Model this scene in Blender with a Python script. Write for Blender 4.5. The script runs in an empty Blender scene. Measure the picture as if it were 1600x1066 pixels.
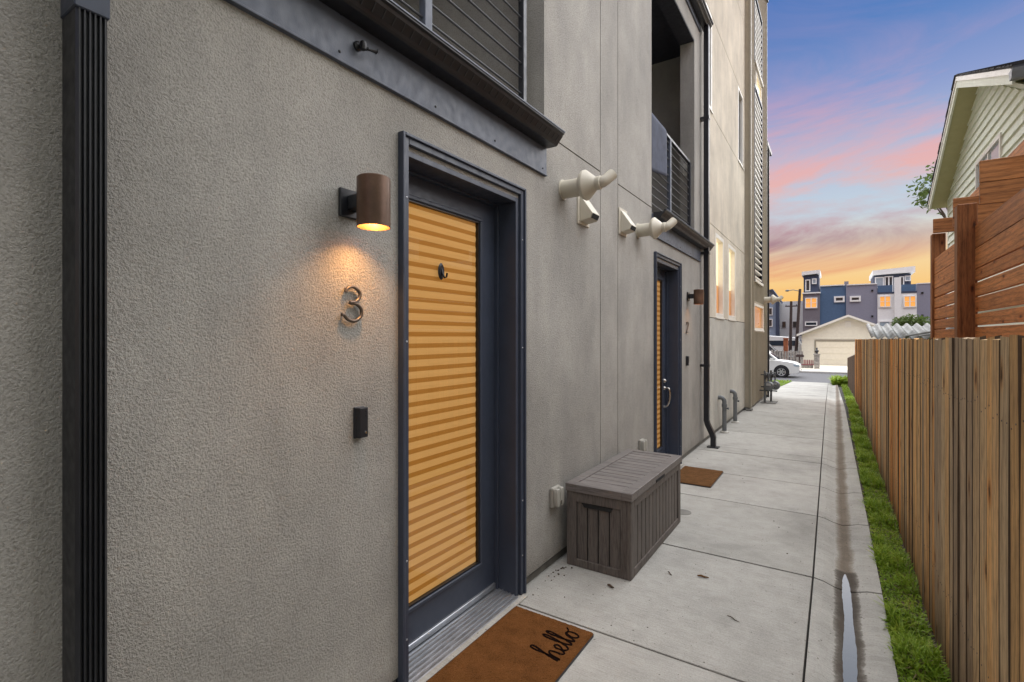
import bpy, bmesh, math, random
import numpy as np
from mathutils import Vector, Matrix
R = math.radians
random.seed(7); rng = np.random.default_rng(11)
scn = bpy.context.scene
COL = scn.collection

# ------------------------------------------------------------------ camera
cam = bpy.data.cameras.new('camera'); camo = bpy.data.objects.new('camera', cam); COL.objects.link(camo)
cam.sensor_width = 36.0; cam.lens = 36.0 * 778 / 1600; cam.clip_end = 3000; cam.clip_start = 0.02
cam.shift_y = -7 / 1600
camo.location = (0, 0, 1.65); camo.rotation_euler = (R(90), 0, R(32.99))
scn.camera = camo

# ------------------------------------------------------------------ sky
SKY = 0.455
world = bpy.data.worlds.new('World'); scn.world = world; world.use_nodes = True
wt = world.node_tree; wt.nodes.clear()
def wn(t, **k):
    n = wt.nodes.new(t)
    for a, b in k.items(): setattr(n, a, b)
    return n
def lin(c):
    return tuple(((x/255)/12.92 if x/255 <= .04045 else ((x/255+.055)/1.055)**2.4) for x in c) + (1.0,)
def ramp_fill(r, stops):
    e = r.color_ramp.elements
    while len(e) > 1: e.remove(e[-1])
    e[0].position = stops[0][0]; e[0].color = stops[0][1]
    for p, c in stops[1:]:
        q = e.new(p); q.color = c
tc = wn('ShaderNodeTexCoord'); sp = wn('ShaderNodeSeparateXYZ'); wt.links.new(tc.outputs['Generated'], sp.inputs[0])
# clear sky by height above the horizon
base = wn('ShaderNodeValToRGB')
ramp_fill(base, [(0.0, lin((250,178,92))), (0.06, lin((250,196,112))), (0.125, lin((246,214,160))), (0.20, lin((196,212,224))),
                 (0.28, lin((182,192,216))), (0.37, lin((140,158,206))), (0.46, lin((90,130,192))), (0.62, lin((58,102,178))), (1.0, lin((48,86,160)))])
wt.links.new(sp.outputs[2], base.inputs[0])
# clouds: noise stretched into streaks
mp = wn('ShaderNodeMapping'); mp.inputs['Scale'].default_value = (1.5, 1.5, 8.0); mp.inputs['Location'].default_value = (3.1, 1.7, 2.3)
mp.inputs['Rotation'].default_value = (R(.8), R(-1.0), 0)
wt.links.new(tc.outputs['Generated'], mp.inputs[0])
n1 = wn('ShaderNodeTexNoise'); n1.inputs['Scale'].default_value = 1.15; n1.inputs['Detail'].default_value = 9; n1.inputs['Roughness'].default_value = .62; n1.inputs['Distortion'].default_value = .9
wt.links.new(mp.outputs[0], n1.inputs['Vector'])
cr = wn('ShaderNodeValToRGB'); ramp_fill(cr, [(0.42, (0,0,0,1)), (0.59, (1,1,1,1))]); wt.links.new(n1.outputs[0], cr.inputs[0])
amt = wn('ShaderNodeValToRGB'); ramp_fill(amt, [(0.0, (.35,.35,.35,1)), (.07, (.5,.5,.5,1)), (.11, (1,1,1,1)), (.18, (1,1,1,1)), (.215, (.45,.45,.45,1)), (.25, (.95,.95,.95,1)), (.34, (.8,.8,.8,1)), (.44, (.22,.22,.22,1)), (.55, (.08,.08,.08,1)), (1, (.03,.03,.03,1))])
wt.links.new(sp.outputs[2], amt.inputs[0])
ml = wn('ShaderNodeMath', operation='MULTIPLY'); wt.links.new(cr.outputs[0], ml.inputs[0]); wt.links.new(amt.outputs[0], ml.inputs[1])
cc = wn('ShaderNodeValToRGB')
ramp_fill(cc, [(0.0, lin((240,160,92))), (0.085, lin((240,158,104))), (0.125, lin((216,142,122))), (0.16, lin((166,128,140))), (0.195, lin((196,156,164))), (0.24, lin((234,182,174))), (0.30, lin((228,174,178))), (0.40, lin((186,158,192))), (1, lin((150,150,200)))])
wt.links.new(sp.outputs[2], cc.inputs[0])
mx = wn('ShaderNodeMix', data_type='RGBA'); wt.links.new(ml.outputs[0], mx.inputs[0]); wt.links.new(base.outputs[0], mx.inputs[6]); wt.links.new(cc.outputs[0], mx.inputs[7])
bg = wn('ShaderNodeBackground'); bg.inputs[1].default_value = SKY; wt.links.new(mx.outputs[2], bg.inputs[0])
wo = wn('ShaderNodeOutputWorld'); wt.links.new(bg.outputs[0], wo.inputs[0])

# ------------------------------------------------------------------ sun: soft, high, from ahead and right
sl = bpy.data.lights.new('sun', 'SUN'); sl.energy = 3.8; sl.angle = R(118); sl.color = (1.0, .98, .93)
so = bpy.data.objects.new('sun', sl); COL.objects.link(so)
so.rotation_euler = Vector((.17, .27, .93)).to_track_quat('Z', 'Y').to_euler(); so.location = (6, 8, 20)
scn.view_settings.view_transform = 'Standard'; scn.view_settings.look = 'None'
scn.view_settings.exposure = 1.15; scn.view_settings.gamma = 1; scn.view_settings.use_curve_mapping = False

# ------------------------------------------------------------------ helpers
OFF = {}
class MB:
    def __init__(s): s.v = []; s.f = []
    def add(s, vs, fs):
        o = len(s.v); s.v += [tuple(p) for p in vs]; s.f += [tuple(i + o for i in f) for f in fs]; return s
    def box(s, x0, x1, y0, y1, z0, z1):
        vs = [(x, y, z) for x in (x0, x1) for y in (y0, y1) for z in (z0, z1)]
        return s.add(vs, [(0,1,3,2), (4,6,7,5), (0,4,5,1), (2,3,7,6), (0,2,6,4), (1,5,7,3)])
    def quad(s, *p): return s.add(p, [tuple(range(len(p)))])
    def prism(s, prof, axis, c0, c1):          # prof: list of 2-D points in the two other axes (in order)
        def P(a, b, c): return {'x': (c, a, b), 'y': (a, c, b), 'z': (a, b, c)}[axis]
        n = len(prof); vs = [P(a, b, c0) for a, b in prof] + [P(a, b, c1) for a, b in prof]
        fs = [tuple(range(n)), tuple(range(2*n-1, n-1, -1))] + [(i, (i+1) % n, n+(i+1) % n, n+i) for i in range(n)]
        return s.add(vs, fs)
    def tube(s, pts, r, n=10, caps=True):
        pts = [Vector(p) for p in pts]; rs = r if isinstance(r, (list, tuple)) else [r]*len(pts)
        vs = []; prev = None
        for i, p in enumerate(pts):
            t = (pts[min(i+1, len(pts)-1)] - pts[max(i-1, 0)]).normalized()
            if prev is None:
                a = Vector((0,0,1)) if abs(t.z) < .9 else Vector((1,0,0)); u = t.cross(a).normalized()
            else:
                u = (prev - t*prev.dot(t)).normalized()
            prev = u; w = t.cross(u)
            for k in range(n):
                th = 2*math.pi*k/n; vs.append(p + (u*math.cos(th) + w*math.sin(th))*rs[i])
        fs = []
        for i in range(len(pts)-1):
            for k in range(n):
                fs.append((i*n+k, i*n+(k+1) % n, (i+1)*n+(k+1) % n, (i+1)*n+k))
        if caps: fs += [tuple(range(n-1, -1, -1)), tuple(range((len(pts)-1)*n, len(pts)*n))]
        return s.add(vs, fs)
    def lathe(s, prof, o, ax, n=20, closed=True):     # prof: (radius, distance along ax)
        ax = Vector(ax).normalized(); o = Vector(o); return s.tube([o + ax*h for r, h in prof], [r for r, h in prof], n, closed) if False else s._l(prof, o, ax, n, closed)
    def _l(s, prof, o, ax, n, closed):
        a = Vector((0,0,1)) if abs(ax.z) < .9 else Vector((1,0,0)); u = ax.cross(a).normalized(); w = ax.cross(u)
        vs = []
        for r, h in prof:
            for k in range(n):
                th = 2*math.pi*k/n; vs.append(o + ax*h + (u*math.cos(th) + w*math.sin(th))*r)
        m = len(prof); fs = [(i*n+k, i*n+(k+1) % n, (i+1)*n+(k+1) % n, (i+1)*n+k) for i in range(m-1) for k in range(n)]
        if closed: fs += [tuple(range(n-1, -1, -1)), tuple(range((m-1)*n, m*n))]
        return s.add(vs, fs)
    def mesh(s, name, off=(0,0,0), smooth=False, recalc=True):
        me = bpy.data.meshes.new(name); ox, oy, oz = off
        me.from_pydata([(x-ox, y-oy, z-oz) for x, y, z in s.v], [], s.f)
        if recalc:
            bm = bmesh.new(); bm.from_mesh(me); bmesh.ops.recalc_face_normals(bm, faces=bm.faces); bm.to_mesh(me); bm.free()
        if smooth:
            for p in me.polygons: p.use_smooth = True
            me.set_sharp_from_angle(angle=R(38))
        return me
    def build(s, name, m, parent=None, smooth=False, bevel=0, origin=None, recalc=True, seg=1):
        off = OFF.get(parent.name, (0,0,0)) if parent else (0,0,0)
        o2 = origin if origin else off
        me = s.mesh(name, o2, smooth, recalc)
        me.materials.append(m); o = bpy.data.objects.new(name, me); COL.objects.link(o)
        if parent: o.parent = parent
        if origin: o.location = Vector(origin) - Vector(off)
        OFF[o.name] = tuple(o2)
        if bevel: b = o.modifiers.new('bevel', 'BEVEL'); b.width = bevel; b.segments = seg; b.limit_method = 'ANGLE'; b.angle_limit = R(40)
        return o
def tag(o, label=None, cat=None, group=None, kind=None):
    if label: o['label'] = label
    if cat: o['category'] = cat
    if group: o['group'] = group
    if kind: o['kind'] = kind
    return o
def thing(name, loc, label, cat, group=None):
    o = bpy.data.objects.new(name, None); COL.objects.link(o); o.location = loc; o.empty_display_size = .1
    OFF[o.name] = tuple(loc); return tag(o, label, cat, group)
def obj(name, me, m, parent=None, loc=(0,0,0), rot=(0,0,0)):
    o = bpy.data.objects.new(name, me); COL.objects.link(o); o.location = loc; o.rotation_euler = rot
    if m and not me.materials: me.materials.append(m)
    if parent: o.parent = parent
    return o
def copy_tree(o, parent=None):
    c = o.copy(); COL.objects.link(c); c.parent = parent
    for ch in o.children: copy_tree(ch, c)
    return c
def catmull(pts, k=6, closed=False):
    P = [Vector(p) for p in pts]; out = []
    for i in range(len(P)-1):
        a, b, c, d = P[max(i-1,0)], P[i], P[i+1], P[min(i+2, len(P)-1)]
        for j in range(k):
            t = j/k
            out.append(.5*((2*b) + (-a+c)*t + (2*a-5*b+4*c-d)*t*t + (-a+3*b-3*c+d)*t**3))
    out.append(P[-1]); return out
def gz(y):                                     # the walk is level, then falls to the street
    if y < 14: return 0.0
    if y < 34: return -.9*(y-14)/20
    return -.9

# ------------------------------------------------------------------ materials
class NT:
    def __init__(s, name, color=(.5,.5,.5), rough=.6, metal=0, spec=.5):
        s.m = bpy.data.materials.new(name); s.m.use_nodes = True; s.t = s.m.node_tree; s.b = s.t.nodes['Principled BSDF']
        s.b.inputs['Base Color'].default_value = (*color, 1); s.b.inputs['Roughness'].default_value = rough
        s.b.inputs['Metallic'].default_value = metal; s.b.inputs['Specular IOR Level'].default_value = spec
    def n(s, t, **k):
        x = s.t.nodes.new(t)
        for a, b in k.items(): setattr(x, a, b)
        return x
    def l(s, a, b): s.t.links.new(a, b)
    def pos(s): return s.n('ShaderNodeNewGeometry').outputs['Position']
    def objc(s, rnd=True):
        c = s.n('ShaderNodeTexCoord').outputs['Object']
        if not rnd: return c
        r = s.n('ShaderNodeObjectInfo').outputs['Random']
        mu = s.n('ShaderNodeMath', operation='MULTIPLY'); s.l(r, mu.inputs[0]); mu.inputs[1].default_value = 57.3
        ad = s.n('ShaderNodeVectorMath', operation='ADD'); s.l(c, ad.inputs[0]); s.l(mu.outputs[0], ad.inputs[1]); return ad.outputs[0]
    def mapp(s, vec, scale=(1,1,1), rot=(0,0,0)):
        m = s.n('ShaderNodeMapping'); m.inputs['Scale'].default_value = scale; m.inputs['Rotation'].default_value = rot; s.l(vec, m.inputs[0]); return m.outputs[0]
    def noise(s, vec, scale, detail=3, rough=.55, dist=0):
        x = s.n('ShaderNodeTexNoise'); x.inputs['Scale'].default_value = scale; x.inputs['Detail'].default_value = detail
        x.inputs['Roughness'].default_value = rough; x.inputs['Distortion'].default_value = dist; s.l(vec, x.inputs['Vector']); return x.outputs[0]
    def ramp(s, fac, stops):
        r = s.n('ShaderNodeValToRGB'); ramp_fill(r, [(p, (*c, 1) if isinstance(c, tuple) and len(c) == 3 else ((c,c,c,1) if not isinstance(c, tuple) else c)) for p, c in stops]); s.l(fac, r.inputs[0]); return r.outputs[0]
    def mix(s, fac, a, b, mode='MIX'):
        x = s.n('ShaderNodeMix', data_type='RGBA', blend_type=mode)
        for i, v in ((0, fac), (6, a), (7, b)):
            if hasattr(v, 'links'): s.l(v, x.inputs[i])
            else: x.inputs[i].default_value = v if i == 0 else (*v, 1)
        return x.outputs[2]
    def math(s, op, a, b=0.0):
        x = s.n('ShaderNodeMath', operation=op)
        for i, v in ((0, a), (1, b)):
            if hasattr(v, 'links'): s.l(v, x.inputs[i])
            else: x.inputs[i].default_value = v
        return x.outputs[0]
    def bump(s, h, strength=.5, dist=.01):
        b = s.n('ShaderNodeBump'); b.inputs['Strength'].default_value = strength; b.inputs['Distance'].default_value = dist
        s.l(h, b.inputs['Height']); s.l(b.outputs[0], s.b.inputs['Normal'])
    def col(s, c): s.l(c, s.b.inputs['Base Color'])
    def rgh(s, c): s.l(c, s.b.inputs['Roughness'])

def stucco(name, c, scale=95, dirt=True):
    k = NT(name, c, .92, spec=.25); p = k.pos()
    g = k.noise(p, scale, 2.5, .6, .3); big = k.noise(p, 1.3, 4, .6); mid = k.noise(k.mapp(p, (1, 1, .35)), 5, 4, .6)
    a = k.ramp(big, [(.3, tuple(x*.80 for x in c)), (.7, tuple(min(1, x*1.10) for x in c))])
    b = k.mix(.8, a, k.ramp(mid, [(.3, (.84,.84,.83)), (.65, (1.04,1.03,1.0))]), 'MULTIPLY')
    d = k.mix(.7, b, k.ramp(g, [(.32, (.66,.65,.63)), (.50, (1.0,1.0,1.0)), (.72, (1.10,1.10,1.08))]), 'MULTIPLY')
    if dirt:      # splash-back grime just above the ground
        z = k.n('ShaderNodeSeparateXYZ'); k.l(p, z.inputs[0])
        gr = k.math('ADD', z.outputs[2], k.math('MULTIPLY', k.noise(p, 9, 4), .22))
        d = k.mix(1.0, d, k.ramp(gr, [(.12, (.72,.71,.69)), (.30, (1,1,1))]), 'MULTIPLY')
    k.col(d); k.bump(g, .85, .007); return k.m
def paint(name, c, rough=.5, var=.12, spec=.5, bump=0.0, metal=0):
    k = NT(name, c, rough, metal, spec); p = k.objc(); n = k.noise(p, 6, 5, .6)
    k.col(k.ramp(n, [(.3, tuple(x*(1-var) for x in c)), (.7, tuple(min(1, x*(1+var)) for x in c))]))
    k.rgh(k.ramp(k.noise(p, 23, 4), [(.3, max(.04, rough-.1)), (.7, min(1, rough+.1))]))
    if bump: k.bump(k.noise(p, 160, 2), bump, .002)
    return k.m
def wood(name, stops, axis='z', knots=True, rough=.8, ringscale=1.0, bumpd=.003, wave=0, face='x'):
    k = NT(name, (.3,.2,.1), rough, spec=.25); v = k.objc()
    sc = {'z': (1,1,.085), 'y': (1,.06,1), 'x': (.06,1,1)}[axis]
    wv = k.mapp(v, sc)
    g1 = k.noise(wv, 150*ringscale, 4, .65, .2); g2 = k.noise(k.mapp(v, {'z': (1,1,.1), 'y': (1,.1,1), 'x': (.1,1,1)}[axis]), 22*ringscale, 4, .6, 1.4)
    r = k.n('ShaderNodeObjectInfo').outputs['Random']
    basec = k.ramp(r, stops)
    cshade = k.mix(.75, basec, k.ramp(g2, [(.30, (.58,.51,.45)), (.46, (1.02,1.0,.97)), (.68, (1.32,1.25,1.14))]), 'MULTIPLY')
    cshade = k.mix(.7, cshade, k.ramp(g1, [(.33, (.46,.41,.37)), (.50, (1.05,1.03,1.0)), (.75, (1.3,1.26,1.18))]), 'MULTIPLY')
    if wave:
        wk = .4 if face == 'x' and axis == 'z' else .5
        wv2 = k.n('ShaderNodeTexWave', wave_type='RINGS', rings_direction={'z': 'Z', 'y': 'Y', 'x': 'X'}[axis]); wv2.inputs['Scale'].default_value = wave; wv2.inputs['Distortion'].default_value = 5; wv2.inputs['Detail'].default_value = 3; wv2.inputs['Detail Scale'].default_value = 1.2
        k.l(k.mapp(v, {'z': (1,1,.10), 'y': (1,.10,1), 'x': (.10,1,1)}[axis], (.12, .1, .08)), wv2.inputs['Vector'])
        cshade = k.mix(wk, cshade, k.ramp(wv2.outputs['Fac'], [(.05, (.55,.5,.46)), (.35, (1,1,1)), (1, (1.1,1.08,1.05))]), 'MULTIPLY')
    if knots:
        vo = k.n('ShaderNodeTexVoronoi', voronoi_dimensions='2D'); vo.inputs['Scale'].default_value = 1.0
        sv = k.n('ShaderNodeSeparateXYZ'); k.l(v, sv.inputs[0]); cv = k.n('ShaderNodeCombineXYZ')
        ac = [c_ for c_ in 'xyz' if c_ not in (axis, face)][0]
        k.l(k.math('MULTIPLY', sv.outputs['xyz'.index(ac)], 4.6), cv.inputs[0]); k.l(k.math('MULTIPLY', sv.outputs['xyz'.index(axis)], 1.9), cv.inputs[1]); k.l(cv.outputs[0], vo.inputs['Vector'])
        sr = k.n('ShaderNodeSeparateColor'); k.l(vo.outputs['Color'], sr.inputs[0]); gate = k.math('GREATER_THAN', sr.outputs[0], .40)
        d = k.math('ADD', k.math('ADD', vo.outputs['Distance'], gate), k.math('MULTIPLY', k.noise(v, 40, 2), .06))
        cshade = k.mix(1.0, cshade, k.ramp(d, [(.0, (.12,.085,.06)), (.055, (.20,.15,.11)), (.085, (.60,.46,.34)), (.12, (.95,.80,.66)), (.18, (1,1,1))]), 'MULTIPLY')
    if 'cedar' in name and knots:      # soil splash along the bottom, rain staining under the top
        sz = k.n('ShaderNodeSeparateXYZ'); k.l(k.n('ShaderNodeTexCoord').outputs['Object'], sz.inputs[0])
        zz = k.math('ADD', sz.outputs[2], k.math('MULTIPLY', k.noise(k.mapp(v, (1, 1, .3)), 14, 4), .5))
        cshade = k.mix(1.0, cshade, k.ramp(zz, [(.25, (.42,.38,.35)), (.65, (.9,.88,.86)), (.85, (1,1,1))]), 'MULTIPLY')
        lo = k.noise(k.mapp(v, (1, 1, .25)), 5, 4, .6); cshade = k.mix(.7, cshade, k.ramp(lo, [(.35, (.86,.86,.88)), (.6, (1.25,1.20,1.12))]), 'MULTIPLY')
    k.col(cshade); k.bump(g1, .6, bumpd); return k.m

M = {}
M['stucco'] = stucco('stucco_greige', (.375, .360, .336), 142)
M['stucco_tan'] = stucco('stucco_tan', (.66, .60, .505), 142)
M['stucco_light'] = stucco('stucco_light', (.56, .545, .50), 142)
M['navy'] = paint('navy_paint', (.040, .050, .076), .42, .1)
M['navy_light'] = paint('slate_fascia', (.085, .100, .135), .5, .18, bump=.3)
M['black'] = paint('black_metal', (.014, .015, .019), .38, .15)
M['rail'] = paint('railing_metal', (.03, .033, .04), .4, .15)
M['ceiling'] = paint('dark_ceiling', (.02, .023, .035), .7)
M['bronze'] = paint('bronze_metal', (.125, .072, .046), .40, .45, bump=.2, metal=.45)
M['pewter'] = paint('pewter', (.13, .105, .085), .4, .2, metal=.5)
M['alu'] = paint('aluminium', (.48, .5, .53), .38, .12, metal=.85)
M['white_vinyl'] = paint('white_vinyl', (.72, .70, .64), .45, .05)
M['cream_pvc'] = paint('cream_paint', (.54, .50, .41), .5, .07, bump=.1)
M['beige_plastic'] = paint('beige_plastic', (.34, .325, .285), .45, .1)
M['dark_void'] = paint('dark_void', (.012, .012, .012), .9)
M['joint'] = paint('joint_filler', (.07, .066, .06), .95)
M['found'] = paint('foundation', (.17, .165, .15), .95, .35, bump=.6)
M['pipe_grey'] = paint('grey_pipe', (.13, .14, .145), .45, .25)
M['steel'] = paint('satin_steel', (.62, .61, .58), .28, .08, metal=1)
M['box_plastic'] = None
M['tan_metal'] = paint('tan_metal_siding', (.36, .315, .235), .5, .07)
M['tan_metal_d'] = paint('olive_trim', (.27, .245, .185), .5, .08)
M['green_grey'] = paint('green_grey_panel', (.10, .12, .12), .6, .1)
def glass(name, tint=(1,1,1), rough=.015, ior=1.62):
    m = bpy.data.materials.new(name); m.use_nodes = True; t = m.node_tree; t.nodes.clear()
    f = t.nodes.new('ShaderNodeFresnel'); f.inputs[0].default_value = ior
    a = t.nodes.new('ShaderNodeBsdfTransparent'); a.inputs[0].default_value = (*tint, 1)
    g = t.nodes.new('ShaderNodeBsdfGlossy'); g.inputs['Roughness'].default_value = rough
    x = t.nodes.new('ShaderNodeMixShader'); o = t.nodes.new('ShaderNodeOutputMaterial')
    t.links.new(f.outputs[0], x.inputs[0]); t.links.new(a.outputs[0], x.inputs[1]); t.links.new(g.outputs[0], x.inputs[2]); t.links.new(x.outputs[0], o.inputs[0]); return m
M['glass'] = glass('window_glass')
M['dark_glass'] = paint('dark_glass', (.03, .04, .055), .06, .05)
M['pale_glass'] = paint('reflecting_glass', (.35, .42, .48), .06, .1)
def lit(name, c, e, es, fine=0):
    k = NT(name, c, .8); k.b.inputs['Emission Color'].default_value = (*e, 1); k.b.inputs['Emission Strength'].default_value = es
    n = k.noise(k.mapp(k.objc(), (9, 9, 160)), 1.0, 3)
    k.l(k.ramp(n, [(.3, tuple(x*.86 for x in e)), (.7, e)]), k.b.inputs['Emission Color']); return k.m
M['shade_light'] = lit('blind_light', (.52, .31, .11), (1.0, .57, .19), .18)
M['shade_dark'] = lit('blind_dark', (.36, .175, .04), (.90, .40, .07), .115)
M['lit_orange'] = lit('lit_window_orange', (.5, .28, .1), (1.0, .40, .06), .34)
M['lit_cream'] = lit('lit_window_cream', (.7, .65, .5), (1.0, .80, .50), .75)
M['bulb'] = lit('lamp_bulb', (1, .8, .5), (1.0, .50, .14), 2.6)
# concrete
def concrete(name, c, stain=False):
    k = NT(name, c, .9, spec=.3); p = k.pos(); ob = k.n('ShaderNodeObjectInfo').outputs['Random']
    big = k.noise(p, 1.1, 5, .62, .3); mid = k.noise(p, 7, 5, .65); fin = k.noise(p, 120, 3, .6); spk = k.noise(p, 55, 1, .5)
    br = k.noise(k.mapp(p, (.25, 5, 1)), 26, 3)
    a = k.ramp(big, [(.26, tuple(x*.72 for x in c)), (.5, c), (.75, tuple(min(1, x*1.10) for x in c))])
    a = k.mix(.8, a, k.ramp(mid, [(.3, (.84,.84,.83)), (.6, (1.03,1.03,1.03))]), 'MULTIPLY')
    a = k.mix(.8, a, k.ramp(fin, [(.32, (.80,.80,.79)), (.55, (1,1,1)), (.8, (1.1,1.1,1.09))]), 'MULTIPLY')
    a = k.mix(.8, a, k.ramp(br, [(.35, (.86,.86,.86)), (.6, (1.04,1.04,1.04))]), 'MULTIPLY')
    a = k.mix(.9, a, k.ramp(spk, [(.235, (.25,.23,.2)), (.27, (1,1,1))]), 'MULTIPLY')
    a = k.mix(1.0, a, k.ramp(ob, [(0, (.93,.93,.92)), (1, (1.05,1.05,1.05))]), 'MULTIPLY')
    if stain:      # the silt and damp left along the drain line
        s = k.n('ShaderNodeSeparateXYZ'); k.l(p, s.inputs[0])
        wob = k.math('MULTIPLY', k.math('SUBTRACT', k.noise(k.mapp(p, (1, 2.2, 1)), 1.6, 5), .5), .06)
        d = k.math('ABSOLUTE', k.math('SUBTRACT', k.math('ADD', s.outputs[0], wob), .062))
        d = k.math('ADD', d, k.math('MULTIPLY', k.math('SUBTRACT', k.noise(p, 30, 4), .5), .035))
        wet = k.math('SUBTRACT', 4.33, s.outputs[1]); wet = k.ramp(wet, [(.0, 0.0), (.04, 1.0)])
        dw = k.math('SUBTRACT', d, k.math('MULTIPLY', wet, .012))
        d = dw; wetm = k.mix(wet, (1,1,1), k.ramp(dw, [(.036, (.42,.42,.43)), (.052, (.62,.62,.62)), (.058, (1,1,1))])); a = k.mix(1.0, a, wetm, 'MULTIPLY')
        a = k.mix(1.0, a, k.ramp(d, [(.018, (.46,.39,.33)), (.040, (.66,.60,.54)), (.062, (1,1,1))]), 'MULTIPLY')
    k.col(a); k.bump(fin, .5, .004); return k.m
M['concrete'] = concrete('concrete_walk', (.385, .374, .346))
M['pan'] = concrete('concrete_drain_pan', (.40, .39, .36), True)
M['concrete_plain'] = concrete('concrete_plain', (.46, .44, .40))
M['asphalt'] = paint('asphalt', (.085, .085, .09), .9, .15, bump=.5)
M['soil'] = paint('soil', (.06, .045, .03), 1, .4, bump=1)
M['lawn'] = paint('lawn', (.05, .085, .02), 1, .4, bump=1)
k = NT('puddle_water', (.02, .022, .025), .03, spec=.5); k.b.inputs['Specular Tint'].default_value = (.45, .65, 1, 1); k.b.inputs['IOR'].default_value = 1.33; k.bump(k.noise(k.pos(), 22, 2), .05, .004); M['water'] = k.m
# coir
def coir(name, c1, c2, worn=0):
    k = NT(name, c1, 1, spec=.1); p = k.pos(); f = k.noise(p, 260, 3, .7); g = k.noise(p, 14, 4)
    a = k.ramp(f, [(.3, tuple(x*.45 for x in c1)), (.5, c1), (.72, c2)])
    k.col(k.mix(.8, a, k.ramp(g, [(.3, (.72,.7,.68)), (.65, (1.1,1.1,1.1))]), 'MULTIPLY')); k.bump(f, 1, .012); return k.m
M['coir'] = coir('coir_mat', (.20, .080, .023), (.32, .145, .05))
M['coir_worn'] = coir('coir_worn', (.165, .080, .032), (.26, .14, .06))
M['ink'] = paint('mat_lettering', (.010, .006, .005), 1, spec=0)
# leaves
def leafm(name, stops, tr=.25):
    k = NT(name, stops[0][1], .55, spec=.35)
    r = k.n('ShaderNodeObjectInfo').outputs['Random']; g = k.noise(k.pos(), 9, 3); f = k.noise(k.pos(), 90, 1)
    k.col(k.ramp(k.math('ADD', k.math('MULTIPLY', g, .55), k.math('MULTIPLY', f, .45)), stops))
    tl = k.n('ShaderNodeBsdfTranslucent'); mxs = k.n('ShaderNodeMixShader'); mxs.inputs[0].default_value = .42
    k.l(k.b.inputs['Base Color'].links[0].from_socket, tl.inputs[0]); out = [n for n in k.t.nodes if n.type == 'OUTPUT_MATERIAL'][0]
    k.l(k.b.outputs[0], mxs.inputs[1]); k.l(tl.outputs[0], mxs.inputs[2]); k.l(mxs.outputs[0], out.inputs[0])
    return k.m
M['grass'] = leafm('strip_grass', [(.32, (.11,.20,.018)), (.5, (.25,.38,.034)), (.66, (.42,.48,.075))])
M['dry'] = leafm('dry_grass', [(.3, (.16,.12,.05)), (.7, (.32,.25,.12))])
M['tree_leaf'] = leafm('tree_leaf', [(.3, (.06,.10,.025)), (.7, (.15,.21,.055))])
M['bark'] = paint('bark', (.09, .065, .045), .95, .3, bump=1)
M['fence'] = wood('weathered_cedar', [(0, (.42,.285,.14)), (.14, (.64,.42,.20)), (.28, (.38,.32,.23)), (.42, (.58,.325,.12)), (.56, (.48,.385,.25)), (.70, (.68,.43,.19)), (.84, (.36,.27,.17)), (1, (.68,.34,.10))], 'z', rough=.9, wave=12)
M['fence_orange'] = wood('orange_cedar', [(0, (.62,.27,.07)), (.5, (.74,.35,.10)), (1, (.56,.28,.10))], 'z', rough=.9, wave=12)
M['fence_grey'] = wood('grey_cedar', [(0, (.34,.275,.20)), (.5, (.42,.33,.225)), (1, (.30,.235,.165))], 'z', rough=.9, wave=12)
M['fence_edge'] = paint('cedar_edge', (.10, .068, .043), .95, .3)
M['brown'] = wood('stained_brown_wood', [(0, (.34,.135,.046)), (.5, (.45,.185,.064)), (1, (.52,.225,.082))], 'y', rough=.55, wave=9)
M['brown_v'] = wood('stained_brown_post', [(0, (.20,.080,.030)), (1, (.27,.112,.043))], 'z', rough=.55, wave=9, face='y')
M['brown_x'] = wood('stained_brown_beam', [(0, (.30,.13,.048)), (1, (.38,.17,.064))], 'x', rough=.55, wave=9, face='y')
M['dark_plank'] = wood('dark_plank', [(0, (.06,.035,.02)), (1, (.10,.055,.028))], 'z')
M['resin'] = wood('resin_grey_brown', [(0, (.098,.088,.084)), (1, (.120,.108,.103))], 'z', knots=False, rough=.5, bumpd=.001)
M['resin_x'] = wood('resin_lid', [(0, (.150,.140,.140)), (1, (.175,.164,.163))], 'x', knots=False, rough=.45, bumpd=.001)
M['lap'] = paint('sage_lap_siding', (.69, .73, .62), .65, .05)
M['lap_trim'] = paint('sage_trim', (.70, .73, .62), .6, .05)
M['olive'] = paint('olive_soffit', (.42, .41, .22), .7, .06)
M['shingle'] = paint('roof_shingles', (.06, .06, .065), .95, .4, bump=1)
M['galv'] = paint('galvanised', (.27, .28, .275), .55, .4)
M['far_navy'] = paint('far_navy', (.075, .135, .235), .8, .08)
M['far_navy_d'] = paint('far_navy_dark', (.05, .065, .11), .8, .08)
M['far_violet'] = paint('far_violet_grey', (.25, .25, .31), .8, .06)
M['far_grey'] = paint('far_grey', (.17, .155, .175), .8, .06)
M['far_white'] = paint('far_white', (.82, .82, .80), .8, .04)
M['far_pale'] = paint('far_pale_blue', (.28, .34, .44), .8, .06)
M['tan_lap'] = paint('tan_lap', (.72, .68, .56), .7, .05)
M['tan_door'] = paint('tan_garage_door', (.76, .70, .56), .7, .05)
M['stone'] = paint('stone', (.30, .28, .25), .95, .4, bump=1)
M['brick_red'] = paint('red_brown', (.24, .075, .03), .85, .3)
M['pink'] = paint('dusty_red', (.25, .07, .08), .85, .3)
M['car_white'] = paint('white_car_paint', (.72, .72, .69), .2, .02)
M['tyre'] = paint('tyre_rubber', (.015, .015, .016), .85)
M['rim'] = paint('alloy_rim', (.55, .55, .56), .3, .1, metal=.6)
M['cloth'] = paint('blue_cloth', (.055, .064, .095), .95, .2, bump=.4)
M['pole'] = paint('wooden_pole', (.06, .04, .035), .95, .2)
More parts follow.
